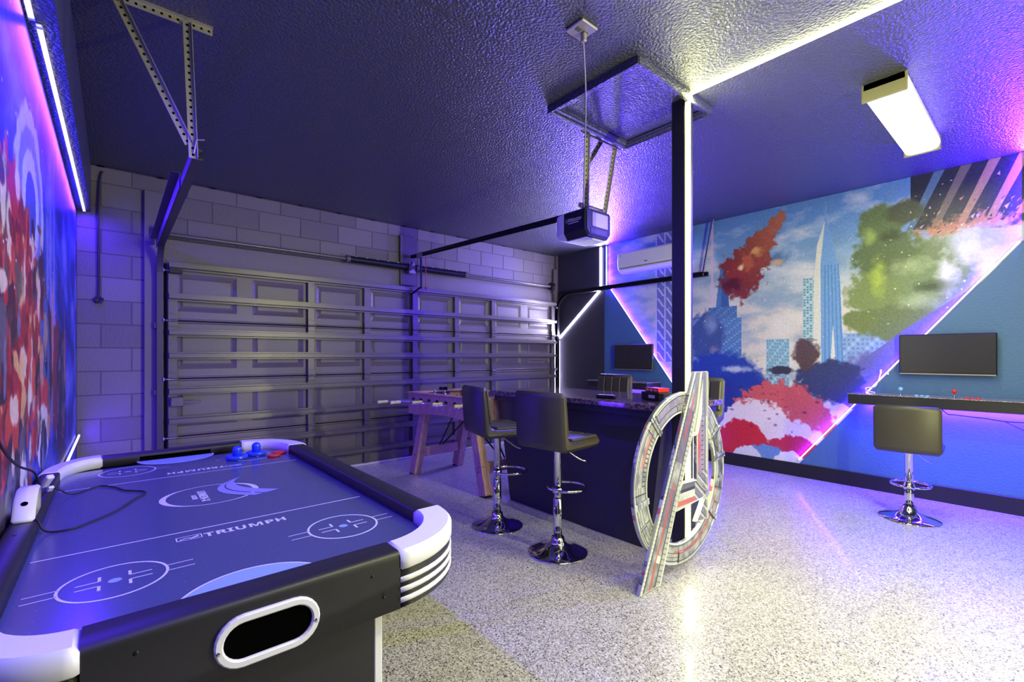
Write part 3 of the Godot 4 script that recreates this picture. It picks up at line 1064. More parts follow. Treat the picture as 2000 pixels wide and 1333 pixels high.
	# billowing green smoke rolling across the right half
	for b in [[-0.62, 2.10, 0.52, 0.26, 150, 166, 128], [-0.35, 2.2, 0.4, 0.18, 176, 186, 160], [-0.85, 1.98, 0.46, 0.4, 118, 136, 84], [-0.7, 1.8, 0.44, 0.4, 126, 146, 92], [-1.05, 2.25, 0.28, 0.24, 98, 116, 66], [-1.08, 2.52, 0.2, 0.22, 104, 122, 68], [-0.9, 2.6, 0.16, 0.12, 86, 92, 58], [-1.14, 1.86, 0.24, 0.24, 130, 146, 80], [-0.95, 1.58, 0.34, 0.2, 112, 128, 76], [-1.24, 1.62, 0.16, 0.12, 120, 134, 70]]:
		paint_blob(b[0], b[1], b[2], b[3], c8(b[4], b[5], b[6]), 0.97, 0.25, 0.25)
	for b in [[-0.5, 2.2, 0.14, 0.22, 232, 232, 218], [-0.62, 2.0, 0.1, 0.2, 236, 234, 222], [-0.38, 2.05, 0.12, 0.22, 226, 220, 232], [-0.86, 2.1, 0.2, 0.1, 168, 184, 126], [-0.8, 1.78, 0.2, 0.1, 172, 186, 134], [-1.16, 2.42, 0.08, 0.1, 168, 190, 92], [-1.1, 2.02, 0.08, 0.24, 176, 196, 74], [-0.72, 1.9, 0.16, 0.07, 74, 88, 50], [-1.0, 2.4, 0.12, 0.07, 70, 84, 46]]:
		paint_blob(b[0], b[1], b[2], b[3], c8(b[4], b[5], b[6]), 0.9, 0.8, 0.4)
	# red burning meteor falling with a fiery tail and a dark smoke trail
	paint_blob(-1.98, 2.34, 0.16, 0.1, c8(86, 120, 160), 0.8, 0.8, 0.5)
	paint_blob(-1.98, 2.3, 0.08, 0.05, c8(222, 180, 130), 0.9, 0.6, 0.3)
	for k in 9:
		var f := k / 8.0
		paint_blob(lerpf(-2.38, -1.95, f), lerpf(2.2, 2.78, f), lerpf(0.26, 0.06, f), lerpf(0.3, 0.08, f), c8(132, 50, 38).lerp(c8(190, 110, 70), f), 0.95, 0.25, 0.5)
	for b in [[-2.42, 2.24, 0.16, 0.18, 156, 60, 44], [-2.3, 2.34, 0.1, 0.12, 196, 100, 60], [-2.46, 2.12, 0.12, 0.1, 92, 36, 34], [-2.2, 2.46, 0.08, 0.08, 226, 170, 96], [-2.36, 2.3, 0.04, 0.05, 246, 226, 170]]:
		paint_blob(b[0], b[1], b[2], b[3], c8(b[4], b[5], b[6]), 0.95, 0.6, 0.6)
	# grey violet ridge, dark rocks and blue boulders low down
	paint_poly([Vector2(-1.5, 0.9), Vector2(-1.35, 1.12), Vector2(-0.9, 1.52), Vector2(-0.6, 1.75), Vector2(-0.4, 1.9), Vector2(-0.7, 1.2), Vector2(-1.3, 0.75)], c8(112, 108, 158))
	paint_blob(-1.12, 1.15, 0.34, 0.2, c8(104, 104, 156), 0.9, 0.5, 0.3)
	paint_blob(-1.5, 1.02, 0.34, 0.24, c8(58, 66, 104), 0.97, 0.2, 0.3)
	paint_blob(-1.7, 1.3, 0.13, 0.18, c8(92, 70, 62), 0.97, 0.2, 0.3)
	paint_blob(-1.95, 1.12, 0.16, 0.05, c8(60, 58, 74), 0.97, 0.3, 0.3)
	paint_blob(-2.78, 1.5, 0.24, 0.34, c8(70, 92, 150), 0.97, 0.2, 0.25)
	paint_blob(-2.72, 1.66, 0.1, 0.16, c8(150, 168, 206), 0.8, 0.7, 0.3)
	paint_blob(-2.68, 1.3, 0.08, 0.12, c8(196, 168, 162), 0.8, 0.7, 0.3)
	for b in [[-2.6, 1.0, 0.5, 0.36, 44, 72, 172], [-2.35, 0.85, 0.35, 0.3, 40, 64, 160], [-2.8, 0.6, 0.5, 0.5, 44, 58, 150]]:
		paint_blob(b[0], b[1], b[2], b[3], c8(b[4], b[5], b[6]), 0.98, 0.2, 0.2)
	paint_blob(-2.42, 1.12, 0.2, 0.05, c8(206, 210, 230), 0.9, 0.6, 0.4)
	# rolling hills in red, cream and blue, one behind the other
	for b in [[-1.98, 0.16, 0.66, 0.86, 206, 92, 98], [-2.2, 0.1, 0.56, 0.70, 232, 216, 224], [-1.86, 0.0, 0.5, 0.62, 226, 210, 222], [-2.36, 0.06, 0.36, 0.5, 200, 44, 56], [-1.82, 0.02, 0.36, 0.42, 190, 48, 74], [-2.1, 0.0, 0.3, 0.3, 106, 140, 204], [-2.3, 0.0, 0.2, 0.26, 216, 212, 230], [-1.86, 0.02, 0.2, 0.24, 226, 222, 234]]:
		paint_blob(b[0], b[1], b[2], b[3], c8(b[4], b[5], b[6]), 1.0, 0.05, 0.12)
	for k in 40:
		paint_blob(-2.05 + rng.randfn(0.0, 0.28), 0.8 + rng.randfn(0.0, 0.18), rng.randf_range(0.008, 0.03), rng.randf_range(0.006, 0.02), c8(96, 40, 60), 0.6, 0.8, 0.9)
	for k in 120:
		paint_blob(rng.randf_range(-4.2, -0.3), rng.randf_range(1.4, 2.8), rng.randf_range(0.004, 0.011), rng.randf_range(0.004, 0.01), c8(240, 236, 226), 0.9, 0.6, 0.4)
	grain(0.05, 0.09, 6)
	var m := mat(Color.WHITE, 0.42)
	m.albedo_texture = ImageTexture.create_from_image(im)
	var st := S()
	var shape := [Vector2(-4.31, CEIL - 0.002), Vector2(-4.31, 2.265), Vector2(-4.235, 2.265), Vector2(-2.655, 0.141), Vector2(-1.765, 0.141), Vector2(-0.16, 2.21), Vector2(-0.16, CEIL - 0.002)]
	flat_print(st, shape, XR, -0.004, z0, z1, 0.14, CEIL)
	var o := put(st, "mural_print", m)
	tag(o, "city skyline mural with green smoke, a red meteor and red and cream hills", "mural")

# a printed sheet on a wall x = const; thick is its thickness towards the room, with a sign
func flat_print(st: SurfaceTool, shape: Array, x: float, thick: float, z0: float, z1: float, y0: float, y1: float) -> void:
	var poly := PackedVector2Array(shape)
	var ids := Geometry2D.triangulate_polygon(poly)
	var n := Vector3(signf(thick), 0, 0)
	var V := func(p: Vector2, d: float) -> Vector3: return Vector3(x + d, p.y, p.x)
	var U := func(p: Vector2) -> Vector2: return Vector2((p.x - z0) / (z1 - z0), (y1 - p.y) / (y1 - y0))
	for i in range(0, ids.size(), 3):
		var a := poly[ids[i]]
		var b := poly[ids[i + 1]]
		var c := poly[ids[i + 2]]
		tri(st, V.call(a, thick), V.call(b, thick), V.call(c, thick), n, false, U.call(a), U.call(b), U.call(c))
	for i in poly.size():
		var a := poly[i]
		var b := poly[(i + 1) % poly.size()]
		var mid := Vector2.ZERO
		for p in poly:
			mid += p / poly.size()
		var out := Vector3(0, (a.y + b.y) / 2 - mid.y, (a.x + b.x) / 2 - mid.x)
		tri(st, V.call(a, 0.0), V.call(b, 0.0), V.call(b, thick), out, false, U.call(a), U.call(b), U.call(b))
		tri(st, V.call(a, 0.0), V.call(b, thick), V.call(a, thick), out, false, U.call(a), U.call(b), U.call(a))

func space_mural() -> void:
	mural_begin(1024, 768, -5.3, -1.0, 0.3, 2.5)
	var cn := FastNoiseLite.new()
	cn.seed = 14
	cn.frequency = 0.006
	cn.fractal_octaves = 5
	for y in 768:
		for x in 1024:
			var v := cn.get_noise_2d(x, y)
			var c := c8(36, 58, 190).lerp(c8(120, 120, 226), clampf(v * 1.6 + 0.15, 0, 1)).lerp(c8(20, 24, 90), clampf(-v * 1.4, 0, 0.7))
			im.set_pixel(x, y, c)
	# silver arches far off
	for k in 4:
		var r := 0.42 - 0.09 * k
		paint_blob(-2.55, 1.85, r, r * 0.9, [c8(196, 200, 238), c8(120, 128, 220), c8(206, 206, 240), c8(70, 84, 200)][k], 0.95, 0.06, 0.08)
	for k in 3:
		paint_poly([Vector2(-3.5 + 0.16 * k, 1.1), Vector2(-3.36 + 0.16 * k, 1.1), Vector2(-3.4 + 0.16 * k, 2.3 - 0.18 * k), Vector2(-3.44 + 0.16 * k, 2.3 - 0.18 * k)], c8(150, 146, 226), 0.6)
	# red rock masses with gold veins, dark hollows
	for b in [[-2.05, 1.62, 0.4, 0.3, 190, 48, 40], [-2.5, 1.45, 0.42, 0.3, 196, 56, 44], [-2.2, 1.2, 0.4, 0.26, 170, 44, 40], [-2.85, 1.5, 0.25, 0.22, 96, 74, 76], [-2.1, 0.85, 0.4, 0.26, 58, 44, 56], [-2.75, 1.28, 0.24, 0.2, 206, 150, 90], [-3.1, 1.25, 0.3, 0.34, 66, 40, 64], [-3.6, 1.15, 0.3, 0.36, 120, 44, 60], [-3.9, 1.0, 0.34, 0.5, 40, 34, 62]]:
		paint_blob(b[0], b[1], b[2], b[3], c8(b[4], b[5], b[6]), 0.97, 0.15, 0.35)
	for b in [[-2.36, 1.62, 0.07, 0.2, 226, 190, 120], [-2.1, 1.42, 0.06, 0.16, 236, 200, 130], [-2.62, 1.18, 0.07, 0.24, 232, 200, 150], [-1.98, 1.7, 0.06, 0.22, 226, 226, 210], [-2.45, 1.36, 0.05, 0.12, 60, 26, 30], [-3.35, 1.4, 0.06, 0.3, 220, 130, 110], [-4.1, 1.3, 0.08, 0.3, 190, 120, 110]]:
		paint_blob(b[0], b[1], b[2], b[3], c8(b[4], b[5], b[6]), 0.9, 0.5, 0.5)
	# blue and pale comet with a red tail
	paint_blob(-3.0, 1.28, 0.22, 0.3, c8(70, 96, 190), 0.97, 0.15, 0.25)
	paint_blob(-2.95, 1.0, 0.34, 0.2, c8(206, 60, 66), 0.97, 0.1, 0.15)
	paint_blob(-2.95, 0.92, 0.24, 0.15, c8(226, 214, 230), 0.97, 0.1, 0.15)
	paint_blob(-2.98, 0.86, 0.14, 0.1, c8(80, 110, 220), 0.97, 0.2, 0.2)
	paint_blob(-2.35, 0.78, 0.1, 0.24, c8(236, 226, 240), 0.95, 0.3, 0.5)
	var rng := RandomNumberGenerator.new()
	rng.seed = 21
	var reds := [c8(120, 30, 30), c8(214, 76, 52), c8(236, 190, 120), c8(60, 30, 40), c8(240, 226, 206), c8(160, 44, 40), c8(96, 84, 70)]
	var darks := [c8(40, 34, 50), c8(96, 90, 110), c8(150, 60, 60), c8(30, 26, 44), c8(120, 116, 160), c8(190, 150, 130)]
	for k in 220:
		var low := k % 3 == 0
		var z := rng.randf_range(-4.2, -1.9) if low else rng.randf_range(-2.9, -1.8)
		var y := rng.randf_range(0.5, 1.4) if low else rng.randf_range(0.9, 1.85)
		var c: Color = darks[rng.randi_range(0, 5)] if low else reds[rng.randi_range(0, 6)]
		paint_blob(z, y, rng.randf_range(0.03, 0.1), rng.randf_range(0.02, 0.12), c, 0.85, 0.3, 0.6)
	for k in 90:
		paint_blob(rng.randf_range(-5.2, -1.1), rng.randf_range(0.5, 2.45), rng.randf_range(0.008, 0.02), rng.randf_range(0.004, 0.01), c8(236, 236, 250), 0.9, 0.6, 0.4)
	grain(0.06, 0.06, 16)
	var m := mat(Color.WHITE, 0.4)
	m.albedo_texture = ImageTexture.create_from_image(im)
	var st := S()
	flat_print(st, [Vector2(-5.29, 0.3), Vector2(-1.0, 0.3), Vector2(-1.0, 2.485), Vector2(-5.29, 2.485)], XL + 0.003, 0.003, -5.3, -1.0, 0.3, 2.5)
	var o := put(st, "mural_print", m)
	tag(o, "deep blue space mural with red rocks and silver arches beside the hockey table", "mural")

# ------------------------------------------------------------------ air hockey table
func air_hockey() -> void:
	var cx := 0.255
	var cz := -2.06
	var t := thing("air_hockey_table", "black air hockey table with white rounded corners and a blue playfield", "game table", "", Vector3(cx, 0, cz))
	var X0 := -0.24 - cx      # outer edges
	var X1 := 0.81 - cx
	var Z0 := -3.06 - cz
	var Z1 := -1.063 - cz
	var x0 := -0.175 - cx     # inner edges
	var x1 := 0.72 - cx
	var z0 := -2.975 - cz
	var z1 := -1.149 - cz
	var top := 0.79
	var low := 0.648
	var cxa := -0.045 - cx    # ends of the corner pieces
	var cxb := 0.542 - cx
	var cza := -2.72 - cz
	var czb := -1.325 - cz
	var up := Transform3D(Basis(Vector3(1, 0, 0), Vector3(0, 0, 1), Vector3(0, 1, 0)), Vector3.ZERO)
	# rails with a rounded outer top edge
	var pf := func(outer: float, inner: float) -> PackedVector2Array:
		var s := signf(outer - inner)
		var r := 0.018
		var out := PackedVector2Array([Vector2(inner, 0.745), Vector2(inner, top - 0.006), Vector2(inner + s * 0.006, top)])
		for i in 5:
			var a := deg_to_rad(90.0 - 22.5 * i)
			out.append(Vector2(outer - s * r + s * cos(a) * r, top - r + sin(a) * r))
		out.append(Vector2(outer, low))
		out.append(Vector2(outer - s * 0.03, low))
		out.append(Vector2(outer - s * 0.03, 0.73))
		return out
	for k in [[X0, x0, true], [X1, x1, true], [Z0, z0, false], [Z1, z1, false]]:
		var st := S()
		var B: Basis
		if k[2]:
			B = Basis(Vector3(1, 0, 0), Vector3(0, 1, 0), Vector3(0, 0, 1))
			prism(st, pf.call(k[0], k[1]), Transform3D(B, Vector3(0, 0, cza)), czb - cza, 0.0, true)
		else:
			B = Basis(Vector3(0, 0, 1), Vector3(0, 1, 0), Vector3(1, 0, 0))
			prism(st, pf.call(k[0], k[1]), Transform3D(B, Vector3(cxa, 0, 0)), cxb - cxa, 0.0, true)
		var rail := put(st, "rail", M.laminate, t)
		st = S()
		if k[2]:
			for i in 4:
				lathe(st, PackedVector2Array([Vector2(0, 0), Vector2(0.005, 0), Vector2(0.004, 0.001), Vector2(0, 0.0015)]), Vector3((k[0] + k[1]) / 2, top, lerpf(cza, czb, 0.15 + 0.24 * i)), 10)
		else:
			for i in [-0.2, 0.2]:
				for y in [0.75, 0.69]:
					lathe(st, PackedVector2Array([Vector2(0, 0), Vector2(0.0045, 0), Vector2(0.004, 0.001), Vector2(0, 0.0015)]), Vector3((cxa + cxb) / 2 + i * 1.1 + (0.03 if y < 0.7 else 0.0) * signf(i), y, k[0]), 10, Basis(Vector3.RIGHT, PI / 2 * signf(k[0])))
		put(st, "screw", M.dark_metal, rail)
	# corners: white caps over black cores ringed by white bands
	for q in [[cxb, czb, X1, Z1, x1, z1], [cxa, czb, X0, Z1, x0, z1], [cxb, cza, X1, Z0, x1, z0], [cxa, cza, X0, Z0, x0, z0]]:
		var c := Vector2(q[0], q[1])
		var shape := func(grow: float, inner_grow: float) -> PackedVector2Array:
			var out := PackedVector2Array()
			for i in 15:
				var a := PI / 2 * i / 14.0
				out.append(c + Vector2(cos(a) * (q[2] - q[0] + signf(q[2] - q[0]) * grow), sin(a) * (q[3] - q[1] + signf(q[3] - q[1]) * grow)))
			for i in 15:
				var a := PI / 2 * (14 - i) / 14.0
				out.append(c + Vector2(cos(a) * (q[4] - q[0] + signf(q[4] - q[0]) * inner_grow), sin(a) * (q[5] - q[1] + signf(q[5] - q[1]) * inner_grow)))
			return out
		var st := S()
		prism(st, shape.call(0.003, 0.0), up.translated(Vector3(0, 0.738, 0)), 0.0535, 0.01, true)
		var cap := put(st, "corner_cap", M.white_plastic, t)
		for y in [0.7185, 0.693, 0.6675]:
			st = S()
			prism(st, shape.call(0.002, 0.06), up.translated(Vector3(0, y - 0.0065, 0)), 0.013, 0.002, true)
			put(st, "band", M.white_plastic, cap)
		st = S()
		prism(st, shape.call(-0.002, 0.05), up.translated(Vector3(0, low, 0)), 0.092, 0.0, true)
		put(st, "corner_core", M.black_plastic, t)
	# the bed under the rails
	var st := S()
	var bed := PackedVector2Array()
	bed.append_array(arc(Vector2(cxb, czb), 0.2, 0, 90, 8))
	bed.append_array(arc(Vector2(cxa, czb), 0.16, 90, 180, 8))
	bed.append_array(arc(Vector2(cxa, cza), 0.16, 180, 270, 8))
	bed.append_array(arc(Vector2(cxb, cza), 0.2, 270, 360, 8))
	prism(st, bed, up.translated(Vector3(0, 0.7, 0)), 0.05, 0.0)
	var field := put(st, "playfield", M.playfield, t)
	field_print(field, cx, cz)
	# goals: a black strip for the shaded slot in the rail and the pocket frame on the end
	for e in [1, -1]:
		st = S()
		var zz := z1 if e == 1 else z0
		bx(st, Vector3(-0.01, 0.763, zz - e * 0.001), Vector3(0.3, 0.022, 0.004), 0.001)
		put(st, "goal_slot_shade", M.hole_shade, t)
		var zo := Z1 if e == 1 else Z0
		var outer := stadium(0.2, 0.105)
		var inner := stadium(0.168, 0.073)
		var T := Transform3D(Basis(Vector3(1, 0, 0), Vector3(0, 1, 0), Vector3(0, 0, e)), Vector3(-0.01, 0.708, zo))
		st = S()
		ring_plate(st, outer, inner, T, 0.009, 0.003)
		var fr := put(st, "pocket_frame", M.white_plastic, t)
		st = S()
		for s in [-1, 1]:
			lathe(st, PackedVector2Array([Vector2(0, 0), Vector2(0.005, 0), Vector2(0.004, 0.002), Vector2(0, 0.002)]), T * Vector3(s * 0.092, -0.008, 0.009), 10, Basis(Vector3.RIGHT, PI / 2 * e))
		put(st, "screw", M.chrome, fr)
		st = S()
		prism(st, inner, T, 0.0015, 0.0)  # black plate painted as the shade inside the opening
		put(st, "pocket_shade", M.hole_shade, t)
	# two end supports with pale corner strips
	for e in [1, -1]:
		st = S()
		var zc := (Z1 - 0.17) if e == 1 else (Z0 + 0.17)
		bx(st, Vector3(-0.005, 0.33, zc), Vector3(0.49, 0.66, 0.26), 0.004)
		var leg := put(st, "leg", M.laminate, t)
		for s in [-1, 1]:
			st = S()
			bx(st, Vector3(-0.005 + s * 0.251, 0.33, zc + e * 0.115), Vector3(0.022, 0.66, 0.034), 0.003)
			put(st, "corner_strip", M.white_plastic, leg)
	st = S()
	bx(st, Vector3(0.0, 0.36, (Z0 + Z1) / 2), Vector3(0.06, 0.12, 1.2), 0.004)
	put(st, "stretcher", M.laminate, t)
	# pushers and pucks lying on the field
	var ml := thing("hockey_pusher", "blue hockey pusher on the playfield, the one farther from the red pucks", "pusher", "blue pushers", Vector3(0.475, 0.751, -2.72))
	st = S()
	lathe(st, PackedVector2Array([Vector2(0, 0), Vector2(0.046, 0), Vector2(0.049, 0.006), Vector2(0.049, 0.017), Vector2(0.044, 0.021), Vector2(0.026, 0.018), Vector2(0.02, 0.018), Vector2(0, 0.018)]), Vector3.ZERO, 28)
	put(st, "disc", M.blue_plastic, ml)
	st = S()
	var dome := PackedVector2Array([Vector2(0.0, 0.017), Vector2(0.02, 0.017), Vector2(0.0215, 0.045)])
	for i in 7:
		var a := PI / 2 * i / 6.0
		dome.append(Vector2(cos(a) * 0.0215, 0.048 + sin(a) * 0.02))
	lathe(st, dome, Vector3.ZERO, 22)
	put(st, "knob", M.blue_plastic, ml)
	dup(ml, "blue hockey pusher on the playfield, right beside the red pucks", Vector3(0.572, 0.751, -2.765))
	var pk := thing("hockey_puck", "red hockey puck lying in front of the white table corner", "puck", "red pucks", Vector3(0.635, 0.751, -2.67))
	st = S()
	lathe(st, PackedVector2Array([Vector2(0, 0), Vector2(0.03, 0), Vector2(0.0325, 0.003), Vector2(0.0325, 0.009), Vector2(0.03, 0.011), Vector2(0.024, 0.0095), Vector2(0, 0.0095)]), Vector3.ZERO, 24)
	put(st, "disc", M.red_plastic, pk)
	dup(pk, "red hockey puck tucked farthest into the white table corner", Vector3(0.678, 0.751, -2.735))
	scorer()

func stadium(w: float, h: float) -> PackedVector2Array:
	var out := PackedVector2Array()
	var r := h / 2
	out.append_array(arc(Vector2(w / 2 - r, 0), r, -90, 90, 12))
	out.append_array(arc(Vector2(-w / 2 + r, 0), r, 90, 270, 12))
	return out

# a flat frame between two outlines with the same number of points
func ring_plate(st: SurfaceTool, outer: PackedVector2Array, inner: PackedVector2Array, T: Transform3D, depth: float, bev := 0.0) -> void:
	var n := outer.size()
	var o2 := inset(outer, bev)
	var i2 := inset(inner, -bev)
	var f := T.basis * Vector3(0, 0, 1)
	for i in n:
		var j := (i + 1) % n
		var e := outer[j] - outer[i]
		var out := T.basis * Vector3(e.y, -e.x, 0)
		var V := func(p: Vector2, z: float) -> Vector3: return T * Vector3(p.x, p.y, z)
		quad(st, V.call(outer[i], 0), V.call(outer[j], 0), V.call(outer[j], depth - bev), V.call(outer[i], depth - bev), out, true)
		quad(st, V.call(inner[i], 0), V.call(inner[j], 0), V.call(inner[j], depth - bev), V.call(inner[i], depth - bev), -out, true)
		quad(st, V.call(outer[i], 0), V.call(outer[j], 0), V.call(inner[j], 0), V.call(inner[i], 0), -f)
		quad(st, V.call(o2[i], depth), V.call(o2[j], depth), V.call(i2[j], depth), V.call(i2[i], depth), f)
		if bev > 0.0:
			quad(st, V.call(outer[i], depth - bev), V.call(outer[j], depth - bev), V.call(o2[j], depth), V.call(o2[i], depth), out.normalized() + f)
			quad(st, V.call(inner[i], depth - bev), V.call(inner[j], depth - bev), V.call(i2[j], depth), V.call(i2[i], depth), f - out.normalized())

func ribbon(st: SurfaceTool, pts: PackedVector2Array, w: float, y: float, closed := false) -> void:
	var n := pts.size()
	for i in (n if closed else n - 1):
		var a := pts[i]
		var b := pts[(i + 1) % n]
		var s := (b - a).normalized().orthogonal() * w * 0.5
		quad(st, Vector3(a.x + s.x, y, a.y + s.y), Vector3(b.x + s.x, y, b.y + s.y), Vector3(b.x - s.x, y, b.y - s.y), Vector3(a.x - s.x, y, a.y - s.y), Vector3.UP)

func ellipse(c: Vector2, a: float, b: float, n := 40) -> PackedVector2Array:
	var out := PackedVector2Array()
	for i in n:
		out.append(c + Vector2(cos(TAU * i / n) * a, sin(TAU * i / n) * b))
	return out

func field_print(field: Node3D, cx: float, cz: float) -> void:
	var y := 0.7506
	var st := S()
	for z in [-1.70, -2.51]:
		ribbon(st, PackedVector2Array([Vector2(-0.165 - cx, z - cz), Vector2(0.7 - cx, z - cz)]), 0.006, y)
	for c in [Vector2(0.0, -1.44), Vector2(0.54, -1.44), Vector2(0.045, -2.75), Vector2(0.54, -2.75)]:
		var o := Vector2(c.x - cx, c.y - cz)
		ribbon(st, ellipse(o, 0.1, 0.1, 48), 0.006, y, true)
		for s in [-1, 1]:
			for k in [-1, 1]:
				ribbon(st, PackedVector2Array([o + Vector2(s * 0.098, k * 0.018), o + Vector2(s * 0.155, k * 0.018)]), 0.0035, y)
				ribbon(st, PackedVector2Array([o + Vector2(s * 0.028, k * 0.014), o + Vector2(s * 0.07, k * 0.014)]), 0.004, y)
				ribbon(st, PackedVector2Array([o + Vector2(s * 0.028, k * 0.014), o + Vector2(s * 0.028, k * 0.042)]), 0.006, y)
	# the long oval in the middle, thicker at its ends
	var out := PackedVector2Array()
	var o := Vector2(0.28 - cx, -2.1 - cz)
	for i in 56:
		var a := TAU * i / 56.0
		var b := TAU * (i + 1) / 56.0
		var f := 0.16
		var p := func(t: float, g: float) -> Vector3: return Vector3(o.x + cos(t) * (f + g * absf(cos(t))), y, o.y + sin(t) * (0.145 + g * 0.25))
		quad(st, p.call(a, 0.0), p.call(b, 0.0), p.call(b, -0.02), p.call(a, -0.02), Vector3.UP)
	put(st, "line_print", M.print, field)
	for e in [1, -1]:
		st = S()
		var z := (-1.149 if e == 1 else -2.975) - cz
		var goal := PackedVector2Array()
		for i in 21:
			var a := PI * i / 20.0
			goal.append(Vector2(-0.01 + cos(a) * 0.16, z - e * sin(a) * 0.155))
		ribbon(st, goal, 0.006, y + 0.0003)
		put(st, "goal_line", M.print, field)
	for e in [1, -1]:
		st = S()
		var z := (-1.149 if e == 1 else -2.975) - cz
		for i in 20:
			var a := PI * i / 20.0
			var b := PI * (i + 1) / 20.0
			tri(st, Vector3(-0.01, y, z), Vector3(-0.01 + cos(a) * 0.157, y, z - e * sin(a) * 0.152), Vector3(-0.01 + cos(b) * 0.157, y, z - e * sin(b) * 0.152), Vector3.UP)
		put(st, "goal_area", M.print_blue, field)
	for c in [Vector2(0.0, -1.44), Vector2(0.54, -1.44), Vector2(0.045, -2.75), Vector2(0.54, -2.75)]:
		st = S()
		for i in 16:
			var a := TAU * i / 16.0
			var b := TAU * (i + 1) / 16.0
			tri(st, Vector3(c.x - cx, y, c.y - cz), Vector3(c.x - cx + cos(a) * 0.013, y, c.y - cz + sin(a) * 0.013), Vector3(c.x - cx + cos(b) * 0.013, y, c.y - cz + sin(b) * 0.013), Vector3.UP)
		put(st, "face_off_spot", M.print_blue, field)
	# sweeping road emblem over the oval
	st = S()
	for s in 12:
		var P := func(f: float, side: float) -> Vector3:
			var z := lerpf(-2.31, -1.99, f)
			var x := lerpf(0.41, 0.45, f) - 0.34 * f * (1.0 - f)
			return Vector3(x - cx + side * (0.004 + 0.09 * sin(minf(f * 1.2, 1.0) * PI * 0.5)), y + 0.0004, z - cz - side * 0.03 * f)
		var f0 := s / 12.0
		var f1 := (s + 1) / 12.0
		for k in [[-0.5, -0.14], [-0.06, 0.5]]:
			quad(st, P.call(f0, k[0]), P.call(f1, k[0]), P.call(f1, k[1]), P.call(f0, k[1]), Vector3.UP)
	put(st, "emblem_print", M.print_pale, field)
	# lettering
	for e in [1, -1]:
		var w := putm(words("TRIUMPH", 0.030, 0.0004), "lettering", M.print, field)
		w.basis = Basis(Vector3.UP, 0.0 if e == 1 else PI) * Basis(Vector3.RIGHT, -PI / 2) * Basis.from_scale(Vector3(1.2, 1.1, 1))
		w.position = Vector3((0.312 if e == 1 else 0.288) - cx, y, (-1.63 if e == 1 else -2.585) - cz)
		st = S()
		var bz := (-1.636 if e == 1 else -2.578) - cz
		var bxx := (0.164 if e == 1 else 0.436) - cx
		ribbon(st, PackedVector2Array([Vector2(bxx - 0.03, bz - 0.016), Vector2(bxx + 0.03, bz - 0.016), Vector2(bxx + 0.03, bz + 0.016), Vector2(bxx - 0.03, bz + 0.016)]), 0.003, y, true)
		ribbon(st, PackedVector2Array([Vector2(bxx - 0.024, bz + 0.009), Vector2(bxx - 0.006, bz - 0.002), Vector2(bxx + 0.005, bz + 0.006), Vector2(bxx + 0.024, bz - 0.009)]), 0.005, y)
		ribbon(st, PackedVector2Array([Vector2(bxx + 0.002, bz + 0.01), Vector2(bxx + 0.024, bz + 0.002)]), 0.004, y)
		put(st, "badge_print", M.print, field)
	for k in [["LUMEN-X", 0.253, 0.026], ["LAZER", 0.225, 0.016]]:
		var w := putm(words(k[0], k[2], 0.0004), "lettering", M.print, field)
		w.basis = Basis(Vector3.UP, -PI / 2) * Basis(Vector3.RIGHT, -PI / 2)
		w.position = Vector3(k[1] - cx, y, -2.09 - cz)

